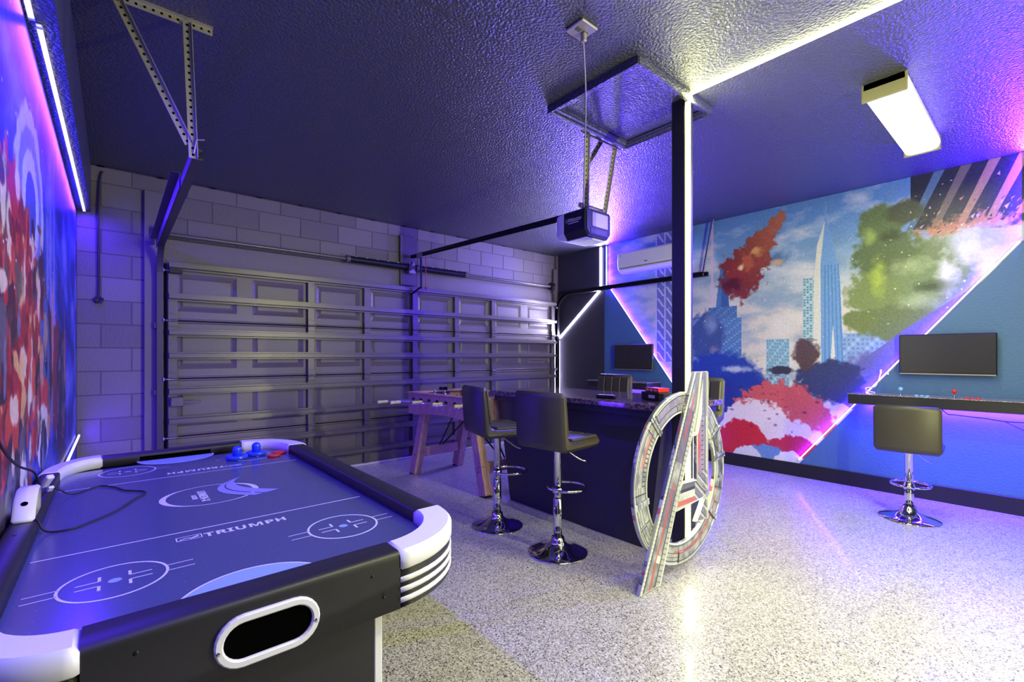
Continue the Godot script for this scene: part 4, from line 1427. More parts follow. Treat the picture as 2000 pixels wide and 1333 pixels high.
func scorer() -> void:
	# white plastic scoring unit lying on the rail, with its cord
	var t := thing("score_unit", "curved white plastic housing lying on the left table rail", "scoring unit", "", Vector3(-0.205, 0.791, -2.06), 0.0)
	var st := S()
	var prof := PackedVector2Array([Vector2(0.1, 0.0), Vector2(0.098, 0.008), Vector2(0.075, 0.036), Vector2(0.04, 0.064), Vector2(-0.01, 0.08), Vector2(-0.05, 0.078), Vector2(-0.07, 0.058), Vector2(-0.06, 0.03), Vector2(-0.055, 0.0)])
	prism(st, prof, Transform3D(Basis(Vector3(0, 0, 1), Vector3(0, 1, 0), Vector3(1, 0, 0)), Vector3(-0.025, 0, 0)), 0.05, 0.006, true)
	put(st, "housing", M.white_plastic, t)
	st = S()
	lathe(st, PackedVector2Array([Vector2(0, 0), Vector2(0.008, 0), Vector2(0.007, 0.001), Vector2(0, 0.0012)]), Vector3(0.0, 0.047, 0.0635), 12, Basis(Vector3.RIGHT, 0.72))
	put(st, "screw_hole_shade", M.hole_shade, t)  # black disc in place of the shade inside the screw opening
	var c := thing("power_cord", "thin black cord looping from the white housing over the blue playfield", "cord", "", Vector3.ZERO)
	st = S()
	var pts: Array = []
	var ctl := [Vector3(-0.235, 1.3, -1.55), Vector3(-0.235, 1.08, -1.78), Vector3(-0.225, 0.96, -2.0), Vector3(-0.2, 0.9, -2.16), Vector3(-0.19, 0.84, -2.2)]
	pts = smooth_path(ctl, 6)
	tube(st, pts, 0.0035, 7)
	put(st, "lead", M.cable, c)
	st = S()
	var loop := [Vector3(-0.2, 0.8, -2.22), Vector3(-0.185, 0.796, -2.4), Vector3(-0.16, 0.78, -2.42), Vector3(-0.12, 0.755, -2.42), Vector3(-0.05, 0.755, -2.5), Vector3(0.0, 0.7545, -2.44), Vector3(0.03, 0.7545, -2.36), Vector3(0.09, 0.7545, -2.28), Vector3(0.05, 0.7545, -2.18), Vector3(0.0, 0.7545, -2.06), Vector3(-0.06, 0.7545, -1.98), Vector3(-0.1, 0.7545, -1.94), Vector3(-0.155, 0.757, -1.95), Vector3(-0.176, 0.79, -1.97), Vector3(-0.19, 0.796, -2.0)]
	tube(st, smooth_path(loop, 5), 0.003, 7)
	put(st, "loop", M.cable, c)
	st = S()
	bx(st, Vector3(-0.172, 0.86, -2.19), Vector3(0.02, 0.016, 0.055), 0.003, Basis(Vector3.UP, 0.5) * Basis(Vector3.RIGHT, -0.75))
	bx(st, Vector3(-0.163, 0.838, -2.168), Vector3(0.014, 0.009, 0.02), 0.001, Basis(Vector3.UP, 0.5) * Basis(Vector3.RIGHT, -0.75))
	put(st, "plug", M.white_plastic, c)

func smooth_path(ctl: Array, steps: int) -> Array:
	var out: Array = []
	for i in ctl.size() - 1:
		var p0: Vector3 = ctl[maxi(i - 1, 0)]
		var p1: Vector3 = ctl[i]
		var p2: Vector3 = ctl[i + 1]
		var p3: Vector3 = ctl[mini(i + 2, ctl.size() - 1)]
		for k in steps:
			out.append(p1.cubic_interpolate(p2, p0, p3, k / float(steps)))
	out.append(ctl[ctl.size() - 1])
	return out

# ------------------------------------------------------------------ island
func island() -> void:
	var t := thing("game_counter", "long black bar height counter with a glossy printed top beside the pillar", "counter", "", Vector3(2.97, 0, -2.46))
	# body tapering towards the floor
	var st := S()
	var lo := [Vector3(-0.3, 0, -0.69), Vector3(0.3, 0, -0.69), Vector3(0.3, 0, 0.72), Vector3(-0.3, 0, 0.72)]
	var hi := [Vector3(-0.32, 0.925, -0.83), Vector3(0.32, 0.925, -0.83), Vector3(0.32, 0.925, 0.84), Vector3(-0.32, 0.925, 0.84)]
	for i in 4:
		var j := (i + 1) % 4
		quad(st, lo[i], lo[j], hi[j], hi[i], (lo[i] + lo[j]) * 0.5)
	quad(st, lo[0], lo[1], lo[2], lo[3], Vector3.DOWN)
	quad(st, hi[0], hi[1], hi[2], hi[3], Vector3.UP)
	put(st, "base", M.island, t)
	st = S()
	bx(st, Vector3(-0.0, 0.9, 0.0), Vector3(0.69, 0.05, 1.72), 0.004)
	put(st, "frame", M.island, t)
	st = S()
	bx(st, Vector3(0, 0.945, 0.0), Vector3(0.76, 0.04, 1.78), 0.006)
	put(st, "countertop", M.island_top, t)
	# things on the counter
	var r := thing("remote_control", "black rounded remote lying alone on the counter top", "remote", "", Vector3(2.76, 0.966, -2.16), 0.25)
	st = S()
	bx(st, Vector3(0, 0.012, 0), Vector3(0.055, 0.024, 0.15), 0.009)
	put(st, "case", M.black_plastic, r)
	st = S()
	for i in 4:
		for k in 2:
			lathe(st, PackedVector2Array([Vector2(0, 0), Vector2(0.005, 0), Vector2(0.004, 0.002), Vector2(0, 0.002)]), Vector3(-0.011 + k * 0.022, 0.024, -0.04 + i * 0.02), 10)
	put(st, "key", M.white_metal, r)
	var b := thing("game_box", "flat black game box with a pale mark, under the red box", "box", "game boxes on the counter", Vector3(2.93, 0.966, -1.84), -0.35)
	st = S()
	bx(st, Vector3(0, 0.028, 0), Vector3(0.13, 0.056, 0.2), 0.003)
	put(st, "carton", M.black_plastic, b)
	st = S()
	bx(st, Vector3(-0.0652, 0.026, 0.02), Vector3(0.0008, 0.022, 0.07), 0.0)
	put(st, "pale_mark", M.white_metal, b)
	var b2 := thing("game_box", "small red and cream card box lying on the black game box", "box", "game boxes on the counter", Vector3(2.94, 1.0225, -1.85), -0.3)
	st = S()
	bx(st, Vector3(0, 0.014, 0), Vector3(0.1, 0.028, 0.14), 0.003)
	put(st, "carton", M.red_plastic, b2)
	st = S()
	for k in 3:
		bx(st, Vector3(-0.0502, 0.013, -0.042 + 0.042 * k), Vector3(0.0008, 0.015, 0.028), 0.0)
	put(st, "pale_mark", mat(c8(222, 186, 150), 0.5), b2)

# ------------------------------------------------------------------ the standing letter
func emblem() -> void:
	var z := -1.452
	var c := Vector2(2.60, 0.55)
	var t := thing("letter_sign", "tall silver letter A inside a ring, standing against the pillar", "sign", "", Vector3(c.x, 0, z))
	var P := func(x: float, y: float) -> Vector2: return Vector2(x * 1.006 - c.x, y)
	# ring
	var st := S()
	var outer := arc(Vector2(0, c.y), 0.512, 0, 355, 71)
	var inner := arc(Vector2(0, c.y), 0.388, 0, 355, 71)
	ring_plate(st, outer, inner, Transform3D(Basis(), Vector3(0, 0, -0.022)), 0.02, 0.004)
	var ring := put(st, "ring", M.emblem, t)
	for k in [[0.506, 0.0045, M.emblem_rim], [0.394, 0.0045, M.emblem_rim]]:
		st = S()
		tube(st, circle3(Vector3(0, c.y, -0.002), k[1] * 0 + k[0], 72), k[1], 6, true)
		put(st, "ring_trim", k[2], ring)
	# broad plates over parts of the ring
	for s in [[100, 128, 0.004], [138, 178, 0.003], [205, 232, 0.004], [262, 312, 0.003], [330, 352, 0.004], [12, 34, 0.004], [46, 70, 0.003]]:
		st = S()
		var sect := PackedVector2Array()
		sect.append_array(arc(Vector2(0, c.y), 0.5, s[0], s[1], 12))
		sect.append_array(arc(Vector2(0, c.y), 0.44, s[1], s[0], 12))
		prism(st, sect, Transform3D(Basis(), Vector3(0, 0, -0.003)), 0.004 + s[2], 0.002)
		put(st, "ring_plate", M.emblem_dark if int(s[0]) % 3 == 0 else M.emblem, ring)
	for s in [132, 30, 8, 190, 320]:
		st = S()
		var a := deg_to_rad(s)
		bx(st, Vector3(cos(a) * 0.45, c.y + sin(a) * 0.45, 0.002), Vector3(0.14, 0.035, 0.012), 0.003, Basis(Vector3.BACK, a))
		put(st, "clamp", M.emblem, ring)
	# the letter: two legs and a crossbar with an arrow end
	var legL := PackedVector2Array([P.call(2.672, 1.181), P.call(2.092, 0.0), P.call(2.292, 0.0), P.call(2.447, 0.372), P.call(2.484, 0.496), P.call(2.522, 0.532), P.call(2.652, 0.823), P.call(2.70, 0.98), P.call(2.745, 1.181)])
	var legR := PackedVector2Array([P.call(2.745, 1.181), P.call(2.70, 0.98), P.call(2.652, 0.823), P.call(2.689, 0.80), P.call(2.689, 0.524), P.call(2.76, 0.466), P.call(2.833, 0.425), P.call(2.833, 1.181)])
	var cross_ := PackedVector2Array([P.call(2.522, 0.532), P.call(2.484, 0.496), P.call(2.447, 0.372), P.call(2.778, 0.392), P.call(2.833, 0.425), P.call(2.76, 0.466), P.call(2.689, 0.524)])
	var foot := PackedVector2Array([P.call(2.833, 0.415), P.call(2.833, 0.25), P.call(2.682, 0.262), P.call(2.782, 0.388)])
	var n := 0
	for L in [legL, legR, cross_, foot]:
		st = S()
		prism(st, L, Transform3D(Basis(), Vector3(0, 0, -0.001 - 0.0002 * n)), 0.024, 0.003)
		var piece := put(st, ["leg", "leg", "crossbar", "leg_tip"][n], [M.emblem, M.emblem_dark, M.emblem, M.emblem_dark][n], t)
		st = S()
		var poly: PackedVector2Array = L
		var area2 := 0.0
		for i in poly.size():
			area2 += poly[i].cross(poly[(i + 1) % poly.size()])
		if area2 < 0.0:
			poly.reverse()
		var rim: Array = []
		for p in inset(poly, 0.006):
			rim.append(Vector3(p.x, p.y, 0.023))
		tube(st, rim, 0.004, 6, true)
		put(st, "edge_trim", M.emblem_rim, piece)
		n += 1
	# inlays of the legs
	var leg: Node3D = t.get_node("leg")
	# pointed blade over the apex
	st = S()
	prism(st, PackedVector2Array([P.call(2.655, 0.79), P.call(2.69, 0.9), P.call(2.755, 1.13), P.call(2.745, 0.92), P.call(2.70, 0.80)]), Transform3D(Basis(), Vector3(0, 0, 0.021)), 0.009, 0.002)
	put(st, "blade", M.emblem_rim, leg)

func circle3(c: Vector3, r: float, n: int) -> Array:
	var out: Array = []
	for i in n:
		out.append(c + Vector3(cos(TAU * i / n), sin(TAU * i / n), 0) * r)
	return out

# ------------------------------------------------------------------ table football
func foosball() -> void:
	var t := thing("foosball_table", "wooden table football game with splayed legs and long steel rods", "game table", "", Vector3(2.80, 0, -3.95), deg_to_rad(-4.0))
	t.rotation.y = deg_to_rad(4.0)
	var hx := 0.36
	var hz := 0.6
	var st := S()
	for s in [-1, 1]:
		# long side with an arched lower edge
		st = S()
		var side := PackedVector2Array([Vector2(-hz, 0.88), Vector2(-hz, 0.66)])
		for i in 11:
			var f := i / 10.0
			side.append(Vector2(lerpf(-hz + 0.14, hz - 0.14, f), 0.66 + 0.03 * sin(f * PI)))
		side.append(Vector2(hz, 0.66))
		side.append(Vector2(hz, 0.88))
		prism(st, side, Transform3D(Basis(Vector3(0, 0, 1), Vector3(0, 1, 0), Vector3(1, 0, 0)), Vector3(s * hx - (0.034 if s == 1 else 0.0), 0, 0)), 0.034, 0.003)
		put(st, "side_wall", M.wood, t)
		st = S()
		bx(st, Vector3(0, 0.77, s * (hz - 0.017)), Vector3(hx * 2 - 0.07, 0.22, 0.034), 0.003)
		put(st, "end_wall", M.wood, t)
		st = S()
		bx(st, Vector3(s * (hx - 0.02), 0.886, 0), Vector3(0.075, 0.016, hz * 2 + 0.02), 0.003)
		put(st, "top_rail", M.wood_top, t)
		st = S()
		bx(st, Vector3(0, 0.886, s * (hz - 0.05)), Vector3(hx * 2 - 0.11, 0.016, 0.12), 0.003)
		put(st, "top_rail", M.wood_top, t)
		st = S()
		bx(st, Vector3(s * 0.02 + 0.05, 0.91, -hz + 0.06 + (0.02 if s == 1 else 0.0)), Vector3(0.02, 0.035, 0.07), 0.004)
		put(st, "score_slide", M.black_plastic, t)
	st = S()
	bx(st, Vector3(0, 0.745, 0), Vector3(hx * 2 - 0.07, 0.02, hz * 2 - 0.07), 0.0)
	put(st, "field", mat(c8(70, 120, 80), 0.5), t)
	# splayed legs
	for s in [-1, 1]:
		for e in [-1, 1]:
			st = S()
			var topp := Vector3(s * (hx - 0.085), 0.70, e * (hz - 0.2))
			var knee := Vector3(s * (hx - 0.075), 0.26, e * (hz - 0.085))
			var foot := Vector3(s * (hx - 0.07), 0.0, e * (hz - 0.02))
			bar(st, topp, knee, 0.085, 0.095, 0.005, Vector3.RIGHT)
			bar(st, knee, foot + Vector3(0, 0.012, 0), 0.088, 0.1, 0.005, Vector3.RIGHT)
			var lg := put(st, "leg", M.wood, t)
			st = S()
			bx(st, foot + Vector3(0, 0.006, 0), Vector3(0.08, 0.012, 0.09), 0.002)
			put(st, "foot_pad", M.black_plastic, lg)
			st = S()
			lathe(st, PackedVector2Array([Vector2(0, 0), Vector2(0.008, 0), Vector2(0.006, 0.004), Vector2(0, 0.004)]), Vector3(s * (hx - 0.075) - s * 0.0 + s * 0.0435, 0.22, e * (hz - 0.075)), 10, Basis(Vector3.BACK, -PI / 2 * s))
			put(st, "bolt", M.dark_metal, lg)
	for e in [-1, 1]:
		st = S()
		bx(st, Vector3(0, 0.24, e * (hz - 0.08)), Vector3(hx * 2 - 0.2, 0.1, 0.045), 0.004)
		put(st, "stretcher", M.wood_top, t)
	for s in [-1, 1]:
		for e in [-1, 1]:
			st = S()
			tube(st, [Vector3(s * 0.02, 0.245 + 0.05, e * (hz - 0.1)), Vector3(s * 0.12, 0.66, e * 0.12)], 0.009, 8)
			put(st, "brace", M.black_plastic, t)
	# rods with handles; each pushed out by a different amount
	var outs := [0.42, 0.36, 0.2, 0.3, 0.16, 0.26, 0.12, 0.2]
	for i in 8:
		var z := -0.5 + 0.143 * i
		var o: float = outs[i]
		st = S()
		tube(st, [Vector3(-hx - o, 0.815, z), Vector3(hx + 0.3 - o * 0.3, 0.815, z)], 0.008, 10)
		var rod := put(st, "rod", M.chrome, t)
		st = S()
		var e := -1 if i % 2 == 0 or i < 2 else 1
		lathe(st, PackedVector2Array([Vector2(0, 0), Vector2(0.015, 0), Vector2(0.018, 0.02), Vector2(0.014, 0.06), Vector2(0.017, 0.1), Vector2(0.013, 0.115), Vector2(0, 0.115)]), Vector3(e * (hx + (o if e == -1 else 0.3 - o * 0.3)), 0.815, z), 14, Basis(Vector3.BACK, PI / 2 if e == 1 else -PI / 2))
		put(st, "handle", mat(c8(196, 190, 128), 0.35), rod)
		st = S()
		for s in [-1, 1]:
			lathe(st, PackedVector2Array([Vector2(0.008, 0), Vector2(0.022, 0), Vector2(0.02, 0.014), Vector2(0.008, 0.016)]), Vector3(s * hx, 0.815, z), 14, Basis(Vector3.BACK, -PI / 2 * s))
		put(st, "bearing", M.black_plastic, rod)
		st = S()
		var men: int = [1, 2, 3, 5, 5, 3, 2, 1][i]
		for k in men:
			var x := (k - (men - 1) / 2.0) * 0.5 / maxf(men, 2)
			lathe(st, PackedVector2Array([Vector2(0, -0.06), Vector2(0.011, -0.06), Vector2(0.008, -0.03), Vector2(0.015, 0.0), Vector2(0.013, 0.022), Vector2(0.006, 0.026), Vector2(0.01, 0.036), Vector2(0.007, 0.046), Vector2(0, 0.048)]), Vector3(x, 0.815, z), 10)
		put(st, "player_peg", M.galv if i % 2 else M.black_plastic, rod)
	for z in [-0.15, 0.02]:
		st = S()
		lathe(st, PackedVector2Array([Vector2(0, 0), Vector2(0.02, 0), Vector2(0.017, 0.012), Vector2(0.007, 0.02), Vector2(0.007, 0.04), Vector2(0, 0.042)]), Vector3(-hx + 0.02, 0.894, z), 14)
		put(st, "ball_cup", M.chrome, t)

# ------------------------------------------------------------------ stools
func make_stool(called: String, label: String, seat_h: float, ring_h: float) -> Node3D:
	# faces +x; the seat's underside is at seat_h
	var t := thing(called, label, "bar stool", "black bar stools")
	var st := S()
	var prof := PackedVector2Array([Vector2(0, 0), Vector2(0.192, 0), Vector2(0.195, 0.004), Vector2(0.19, 0.009), Vector2(0.15, 0.018), Vector2(0.1, 0.034), Vector2(0.06, 0.056), Vector2(0.044, 0.078), Vector2(0.041, 0.1), Vector2(0, 0.1)])
	lathe(st, prof, Vector3.ZERO, 48)
	put(st, "base", M.chrome, t)
	st = S()
	var mid := lerpf(0.1, seat_h, 0.42)
	lathe(st, PackedVector2Array([Vector2(0, 0.09), Vector2(0.03, 0.09), Vector2(0.03, mid), Vector2(0.024, mid + 0.004), Vector2(0, mid + 0.004)]), Vector3.ZERO, 24)
	lathe(st, PackedVector2Array([Vector2(0, mid), Vector2(0.0265, mid), Vector2(0.0265, seat_h - 0.03), Vector2(0.05, seat_h - 0.006), Vector2(0.05, seat_h + 0.002), Vector2(0, seat_h + 0.002)]), Vector3.ZERO, 24)
	put(st, "column", M.chrome, t)
	st = S()
	var pts: Array = [Vector3(0.02, ring_h, -0.02)]
	for i in 21:
		var a := deg_to_rad(-165.0 + 330.0 * i / 20.0)
		pts.append(Vector3(0.1 + cos(a) * 0.13, ring_h, sin(a) * 0.125))
	pts.append(Vector3(0.02, ring_h, 0.02))
	tube(st, pts, 0.009, 10)
	lathe(st, PackedVector2Array([Vector2(0.028, -0.018), Vector2(0.036, -0.018), Vector2(0.036, 0.018), Vector2(0.028, 0.018)]), Vector3(0, ring_h, 0), 20)
	put(st, "footrest", M.chrome, t)
	st = S()
	tube(st, smooth_path([Vector3(0.02, seat_h - 0.015, 0.03), Vector3(0.05, seat_h - 0.04, 0.06), Vector3(0.1, seat_h - 0.085, 0.1), Vector3(0.135, seat_h - 0.1, 0.125)], 4), 0.005, 8)
	put(st, "lever", M.chrome, t)
	# one bent shell: seat running up into the back
	var shell := PackedVector2Array()
	var sh := seat_h
	var shape := [Vector2(0.2, sh + 0.02), Vector2(0.205, sh + 0.045), Vector2(0.19, sh + 0.062), Vector2(-0.1, sh + 0.062), Vector2(-0.128, sh + 0.078), Vector2(-0.14, sh + 0.11), Vector2(-0.168, sh + 0.345), Vector2(-0.178, sh + 0.362), Vector2(-0.2, sh + 0.366), Vector2(-0.216, sh + 0.35), Vector2(-0.218, sh + 0.33), Vector2(-0.2, sh + 0.05), Vector2(-0.188, sh + 0.018), Vector2(-0.155, sh), Vector2(0.18, sh)]
	for p in shape:
		shell.append(p)
	st = S()
	prism(st, shell, Transform3D(Basis(Vector3(1, 0, 0), Vector3(0, 1, 0), Vector3(0, 0, 1)), Vector3(0, 0, -0.2)), 0.4, 0.022, true)
	put(st, "seat_shell", M.leather, t)
	# quilted pads on the inner faces
	for k in 4:
		var z := -0.141 + 0.094 * k
		st = S()
		bx(st, Vector3(0.045, sh + 0.066, z), Vector3(0.27, 0.022, 0.093), 0.009)
		put(st, "seat_cushion", M.leather, t)
		st = S()
		bx(st, Vector3(-0.148, sh + 0.222, z), Vector3(0.022, 0.24, 0.093), 0.009, Basis(Vector3.BACK, 0.119))
		put(st, "back_cushion", M.leather, t)
	return t

func stools() -> void:
	var a := make_stool("bar_stool", "black bar stool in front of the counter, nearest the hockey table corner", 0.69, 0.405)
	a.position = Vector3(2.195, 0, -2.11)
	a.rotation.y = deg_to_rad(6.0)
	var b := dup(a, "black bar stool between the counter and the wooden football table", Vector3(2.19, 0, -2.735), deg_to_rad(-14.0))
	b.scale = Vector3.ONE
	var c := make_stool("bar_stool", "low black bar stool pulled up to the large arcade desk", 0.535, 0.25)
	c.position = Vector3(4.74, 0, -0.75)
	c.rotation.y = deg_to_rad(4.0)
	var d := make_stool("bar_stool", "black bar stool behind the counter, in front of the small monitor", 0.73, 0.42)
	d.position = Vector3(3.58, 0, -2.84)
	d.rotation.y = PI
	dup(d, "black bar stool behind the counter, partly hidden by the pillar", Vector3(3.6, 0, -1.96), PI)

# ------------------------------------------------------------------ monitors and arcade desks
func monitor(label: String, z: float, w: float, h: float, y: float) -> void:
	var t := thing("monitor", label, "monitor", "wall monitors", Vector3(XR - 0.06, y, z))
	var st := S()
	bx(st, Vector3(0.0, 0, 0), Vector3(0.03, h, w), 0.005)
	put(st, "case", M.black_plastic, t)
	st = S()
	bx(st, Vector3(-0.0155, 0.006, 0), Vector3(0.002, h - 0.03, w - 0.02), 0.0005)
	put(st, "screen", M.screen, t)
	st = S()
	bx(st, Vector3(-0.0165, -h / 2 + 0.006, 0), Vector3(0.004, 0.01, w - 0.01), 0.001)
	put(st, "chin", M.galv, t)
	st = S()
	bx(st, Vector3(0.035, 0, 0), Vector3(0.04, 0.12, 0.12), 0.004)
	put(st, "wall_mount", M.dark_metal, t)

func desk(label: String, z0: float, z1: float) -> Node3D:
	var zc := (z0 + z1) / 2
	var t := thing("arcade_desk", label, "desk", "arcade desks", Vector3(XR - 0.18, 0.88, zc))
	var w := z1 - z0
	var st := S()
	bx(st, Vector3(0, 0, 0), Vector3(0.32, 0.086, w), 0.004)
	put(st, "cabinet", M.laminate, t)
	st = S()
	bx(st, Vector3(0, 0.047, 0), Vector3(0.325, 0.008, w + 0.005), 0.002)
	put(st, "control_panel", M.desk_top, t)
	return t

func joystick(parent: Node3D, x: float, z: float, m: Material) -> void:
	var st := S()
	lathe(st, PackedVector2Array([Vector2(0, 0.051), Vector2(0.018, 0.051), Vector2(0.012, 0.056), Vector2(0.005, 0.058), Vector2(0.005, 0.095), Vector2(0, 0.095)]), Vector3(x, 0, z), 14)
	var s := put(st, "joystick", M.chrome, parent)
	st = S()
	var prof := PackedVector2Array()
	for i in 11:
		var a := -PI / 2 + PI * i / 10.0
		prof.append(Vector2(cos(a) * 0.0175, 0.105 + sin(a) * 0.0175))
	lathe(st, prof, Vector3(x, 0, z), 18)
	put(st, "ball_top", m, s)

func buttons(parent: Node3D, x: float, z: float, m: Material) -> void:
	for i in 6:
		var st := S()
		lathe(st, PackedVector2Array([Vector2(0, 0.05), Vector2(0.014, 0.05), Vector2(0.014, 0.056), Vector2(0.011, 0.059), Vector2(0, 0.061)]), Vector3(x + (0.035 if i % 2 else 0.0), 0, z + int(i / 2) * 0.036), 14)
		put(st, "button", m, parent)

func desks() -> void:
	monitor("dark monitor on the blue wall above the low stool's desk", -0.62, 0.62, 0.355, 1.29)
	monitor("dark monitor on the blue wall between the pillar and the black wall end", -3.79, 0.62, 0.355, 1.26)
	var d := desk("wall hung arcade desk with a blue and a red joystick", -1.255, 0.12)
	joystick(d, -0.05, -0.325, M.pale_blue_plastic)
	buttons(d, -0.06, -0.22, M.pale_blue_plastic)
	joystick(d, -0.05, 0.02, M.red_plastic)
	buttons(d, -0.06, 0.09, M.red_plastic)
	var e := desk("wall hung arcade desk with a red joystick behind the counter", -4.38, -3.39)
	joystick(e, -0.05, -0.33, M.white_plastic)
	joystick(e, -0.05, 0.06, M.red_plastic)
	buttons(e, -0.06, 0.13, M.red_plastic)
	# cable hanging under the large desk, light strip leads at its end
	var c := thing("desk_cable", "loose black cable drooping under the large arcade desk", "cable", "")
	var st := S()
	tube(st, smooth_path([Vector3(5.2, 0.84, -0.62), Vector3(5.2, 0.80, -0.58), Vector3(5.22, 0.795, -0.54), Vector3(5.25, 0.785, -0.45), Vector3(5.3, 0.775, -0.36), Vector3(5.33, 0.76, -0.26), Vector3(5.35, 0.765, -0.12), Vector3(5.38, 0.8, 0.0), Vector3(5.4, 0.837, 0.06)], 5), 0.004, 7)
	put(st, "lead", M.cable, c)
	st = S()
	tube(st, smooth_path([Vector3(5.33, 0.762, -0.27), Vector3(5.36, 0.72, -0.2), Vector3(5.4, 0.68, -0.14), Vector3(5.47, 0.66, -0.1)], 5), 0.003, 7)
	put(st, "branch", M.cable, c)
	var w := thing("strip_lead", "white curled lead of the light strip at the end of the large desk", "cable", "")
	st = S()
	tube(st, smooth_path([Vector3(5.4, 0.935, -1.1), Vector3(5.42, 0.945, -1.16), Vector3(5.44, 0.97, -1.18), Vector3(5.46, 0.98, -1.14), Vector3(5.46, 0.99, -1.11), Vector3(5.475, 1.05, -1.09), Vector3(5.48, 1.12, -1.075), Vector3(5.484, 1.14, -1.07)], 5), 0.006, 8)
	put(st, "lead", M.white_plastic, w)
	for k in [[-1.075, 1.13], [-1.02, 1.12]]:
		st = S()
		bx(st, Vector3(5.484, k[1], k[0]), Vector3(0.016, 0.04, 0.014), 0.003)
		put(st, "clip", M.white_plastic, w)

# ------------------------------------------------------------------ door opener
func opener() -> void:
	var t := thing("door_opener", "black and white garage door opener motor hanging below the ceiling", "door opener", "", Vector3(2.875, 2.2, -2.45))
	var st := S()
	# black body, its lower long edges cut off
	var prof := PackedVector2Array([Vector2(-0.155, 0.2), Vector2(-0.155, 0.05), Vector2(-0.115, 0.0), Vector2(0.115, 0.0), Vector2(0.155, 0.05), Vector2(0.155, 0.2), Vector2(0.14, 0.215), Vector2(-0.14, 0.215)])
	prism(st, prof, Transform3D(Basis(), Vector3(0, 0, -0.1)), 0.22, 0.004)
	put(st, "body", M.black_plastic, t)
	st = S()
	prism(st, inset(ccw_math(prof), 0.012), Transform3D(Basis(), Vector3(0, 0, 0.118)), 0.01, 0.003)
	put(st, "end_panel", M.black_plastic, t)
	st = S()
	bx(st, Vector3(0.015, 0.135, 0.129), Vector3(0.19, 0.11, 0.006), 0.002)
	put(st, "steel_plate", M.galv, t)
	st = S()
	bx(st, Vector3(0.0, 0.045, 0.129), Vector3(0.2, 0.045, 0.006), 0.002)
	put(st, "light_cover", M.violet_grey, t)
	# rounded white light lens at the door end and underneath
	st = S()
	for i in 6:
		var s0 := 1.0 - 0.045 * i * i / 3.0 * 0.6
		prism(st, PackedVector2Array([Vector2(-0.155 * s0, 0.205), Vector2(-0.157 * s0, 0.05), Vector2(-0.117 * s0, -0.004 + 0.006 * i), Vector2(0.117 * s0, -0.004 + 0.006 * i), Vector2(0.157 * s0, 0.05), Vector2(0.155 * s0, 0.205)]), Transform3D(Basis(), Vector3(0, 0, -0.1 - 0.018 * (i + 1))), 0.0185, 0.0)
	put(st, "lens", M.white_plastic, t)
	st = S()
	bx(st, Vector3(0, -0.004, -0.005), Vector3(0.226, 0.01, 0.2), 0.003)
	put(st, "under_lens", M.white_plastic, t)
	st = S()
	for i in 7:
		bx(st, Vector3(0, -0.0095, -0.085 + 0.026 * i), Vector3(0.19, 0.002, 0.006), 0.0)
	put(st, "lens_rib", M.white_metal, t)
	var w := putm(words("LiftMaster", 0.026, 0.0008, false), "lettering", M.white_plastic, t)
	w.basis = Basis(Vector3.UP, -PI / 2)
	w.position = Vector3(-0.1562, 0.142, 0.005)
	st = S()
	bx(st, Vector3(-0.1556, 0.118, 0.0), Vector3(0.0008, 0.006, 0.11), 0.0)
	put(st, "label_line", M.white_metal, t)
	# hanger of punched straps
	var h := thing("opener_hanger", "punched steel straps hanging the door opener from the ceiling", "hanger", "")
	punched(h, "cross_strap", Vector3(2.52, CEIL - 0.016, -2.2), Vector3(3.0, CEIL - 0.016, -2.2), 0.03, Vector3(0, 1, 0))
	punched(h, "drop_strap", Vector3(2.60, CEIL - 0.02, -2.21), Vector3(2.76, 2.41, -2.36), 0.028, Vector3(1, 0, 0))
	punched(h, "drop_strap", Vector3(2.92, CEIL - 0.02, -2.21), Vector3(2.98, 2.41, -2.36), 0.028, Vector3(1, 0, 0))
	punched(h, "brace_strap", Vector3(2.76, CEIL - 0.02, -2.215), Vector3(2.66, 2.68, -2.285), 0.026, Vector3(1, 0, 0))
	punched(h, "base_strap", Vector3(2.70, 2.434, -2.38), Vector3(3.04, 2.434, -2.38), 0.03, Vector3(0, 1, 0))
	# rail to the door, with the trolley, arm and red release cord
	var r := thing("opener_rail", "long dark rail running from the opener motor to the garage door wall", "rail", "")
	st = S()
	bar(st, Vector3(2.875, 2.44, -2.5), Vector3(2.83, 2.52, -5.26), 0.03, 0.04, 0.004)
	put(st, "rail", M.dark_metal, r)
	st = S()
	tube(st, [Vector3(2.875, 2.415, -2.55), Vector3(2.83, 2.495, -5.2)], 0.006, 6)
	put(st, "chain", M.black_trim, r)
	st = S()
	bx(st, Vector3(2.832, 2.505, -5.03), Vector3(0.05, 0.06, 0.12), 0.005)
	put(st, "trolley", M.galv, r)
	st = S()
	bar(st, Vector3(2.835, 2.49, -5.03), Vector3(2.84, 2.1, -5.03), 0.025, 0.012, 0.002)
	bar(st, Vector3(2.84, 2.12, -5.03), Vector3(2.79, 2.04, -5.18), 0.025, 0.012, 0.002)
	put(st, "door_arm", M.dark_metal, r)
	var cord := thing("release_cord", "red release cord with a handle hanging by the opener rail", "cord", "")
	st = S()
	tube(st, smooth_path([Vector3(2.85, 2.49, -5.0), Vector3(2.87, 2.48, -4.985), Vector3(2.875, 2.44, -4.98), Vector3(2.876, 2.12, -4.98)], 4), 0.005, 7)
	put(st, "cord", M.red_cord, cord)
	st = S()
	bx(st, Vector3(2.876, 2.105, -4.98), Vector3(0.05, 0.02, 0.014), 0.004)
	bx(st, Vector3(2.876, 2.085, -4.98), Vector3(0.014, 0.03, 0.012), 0.003)
	put(st, "handle", M.red_cord, cord)

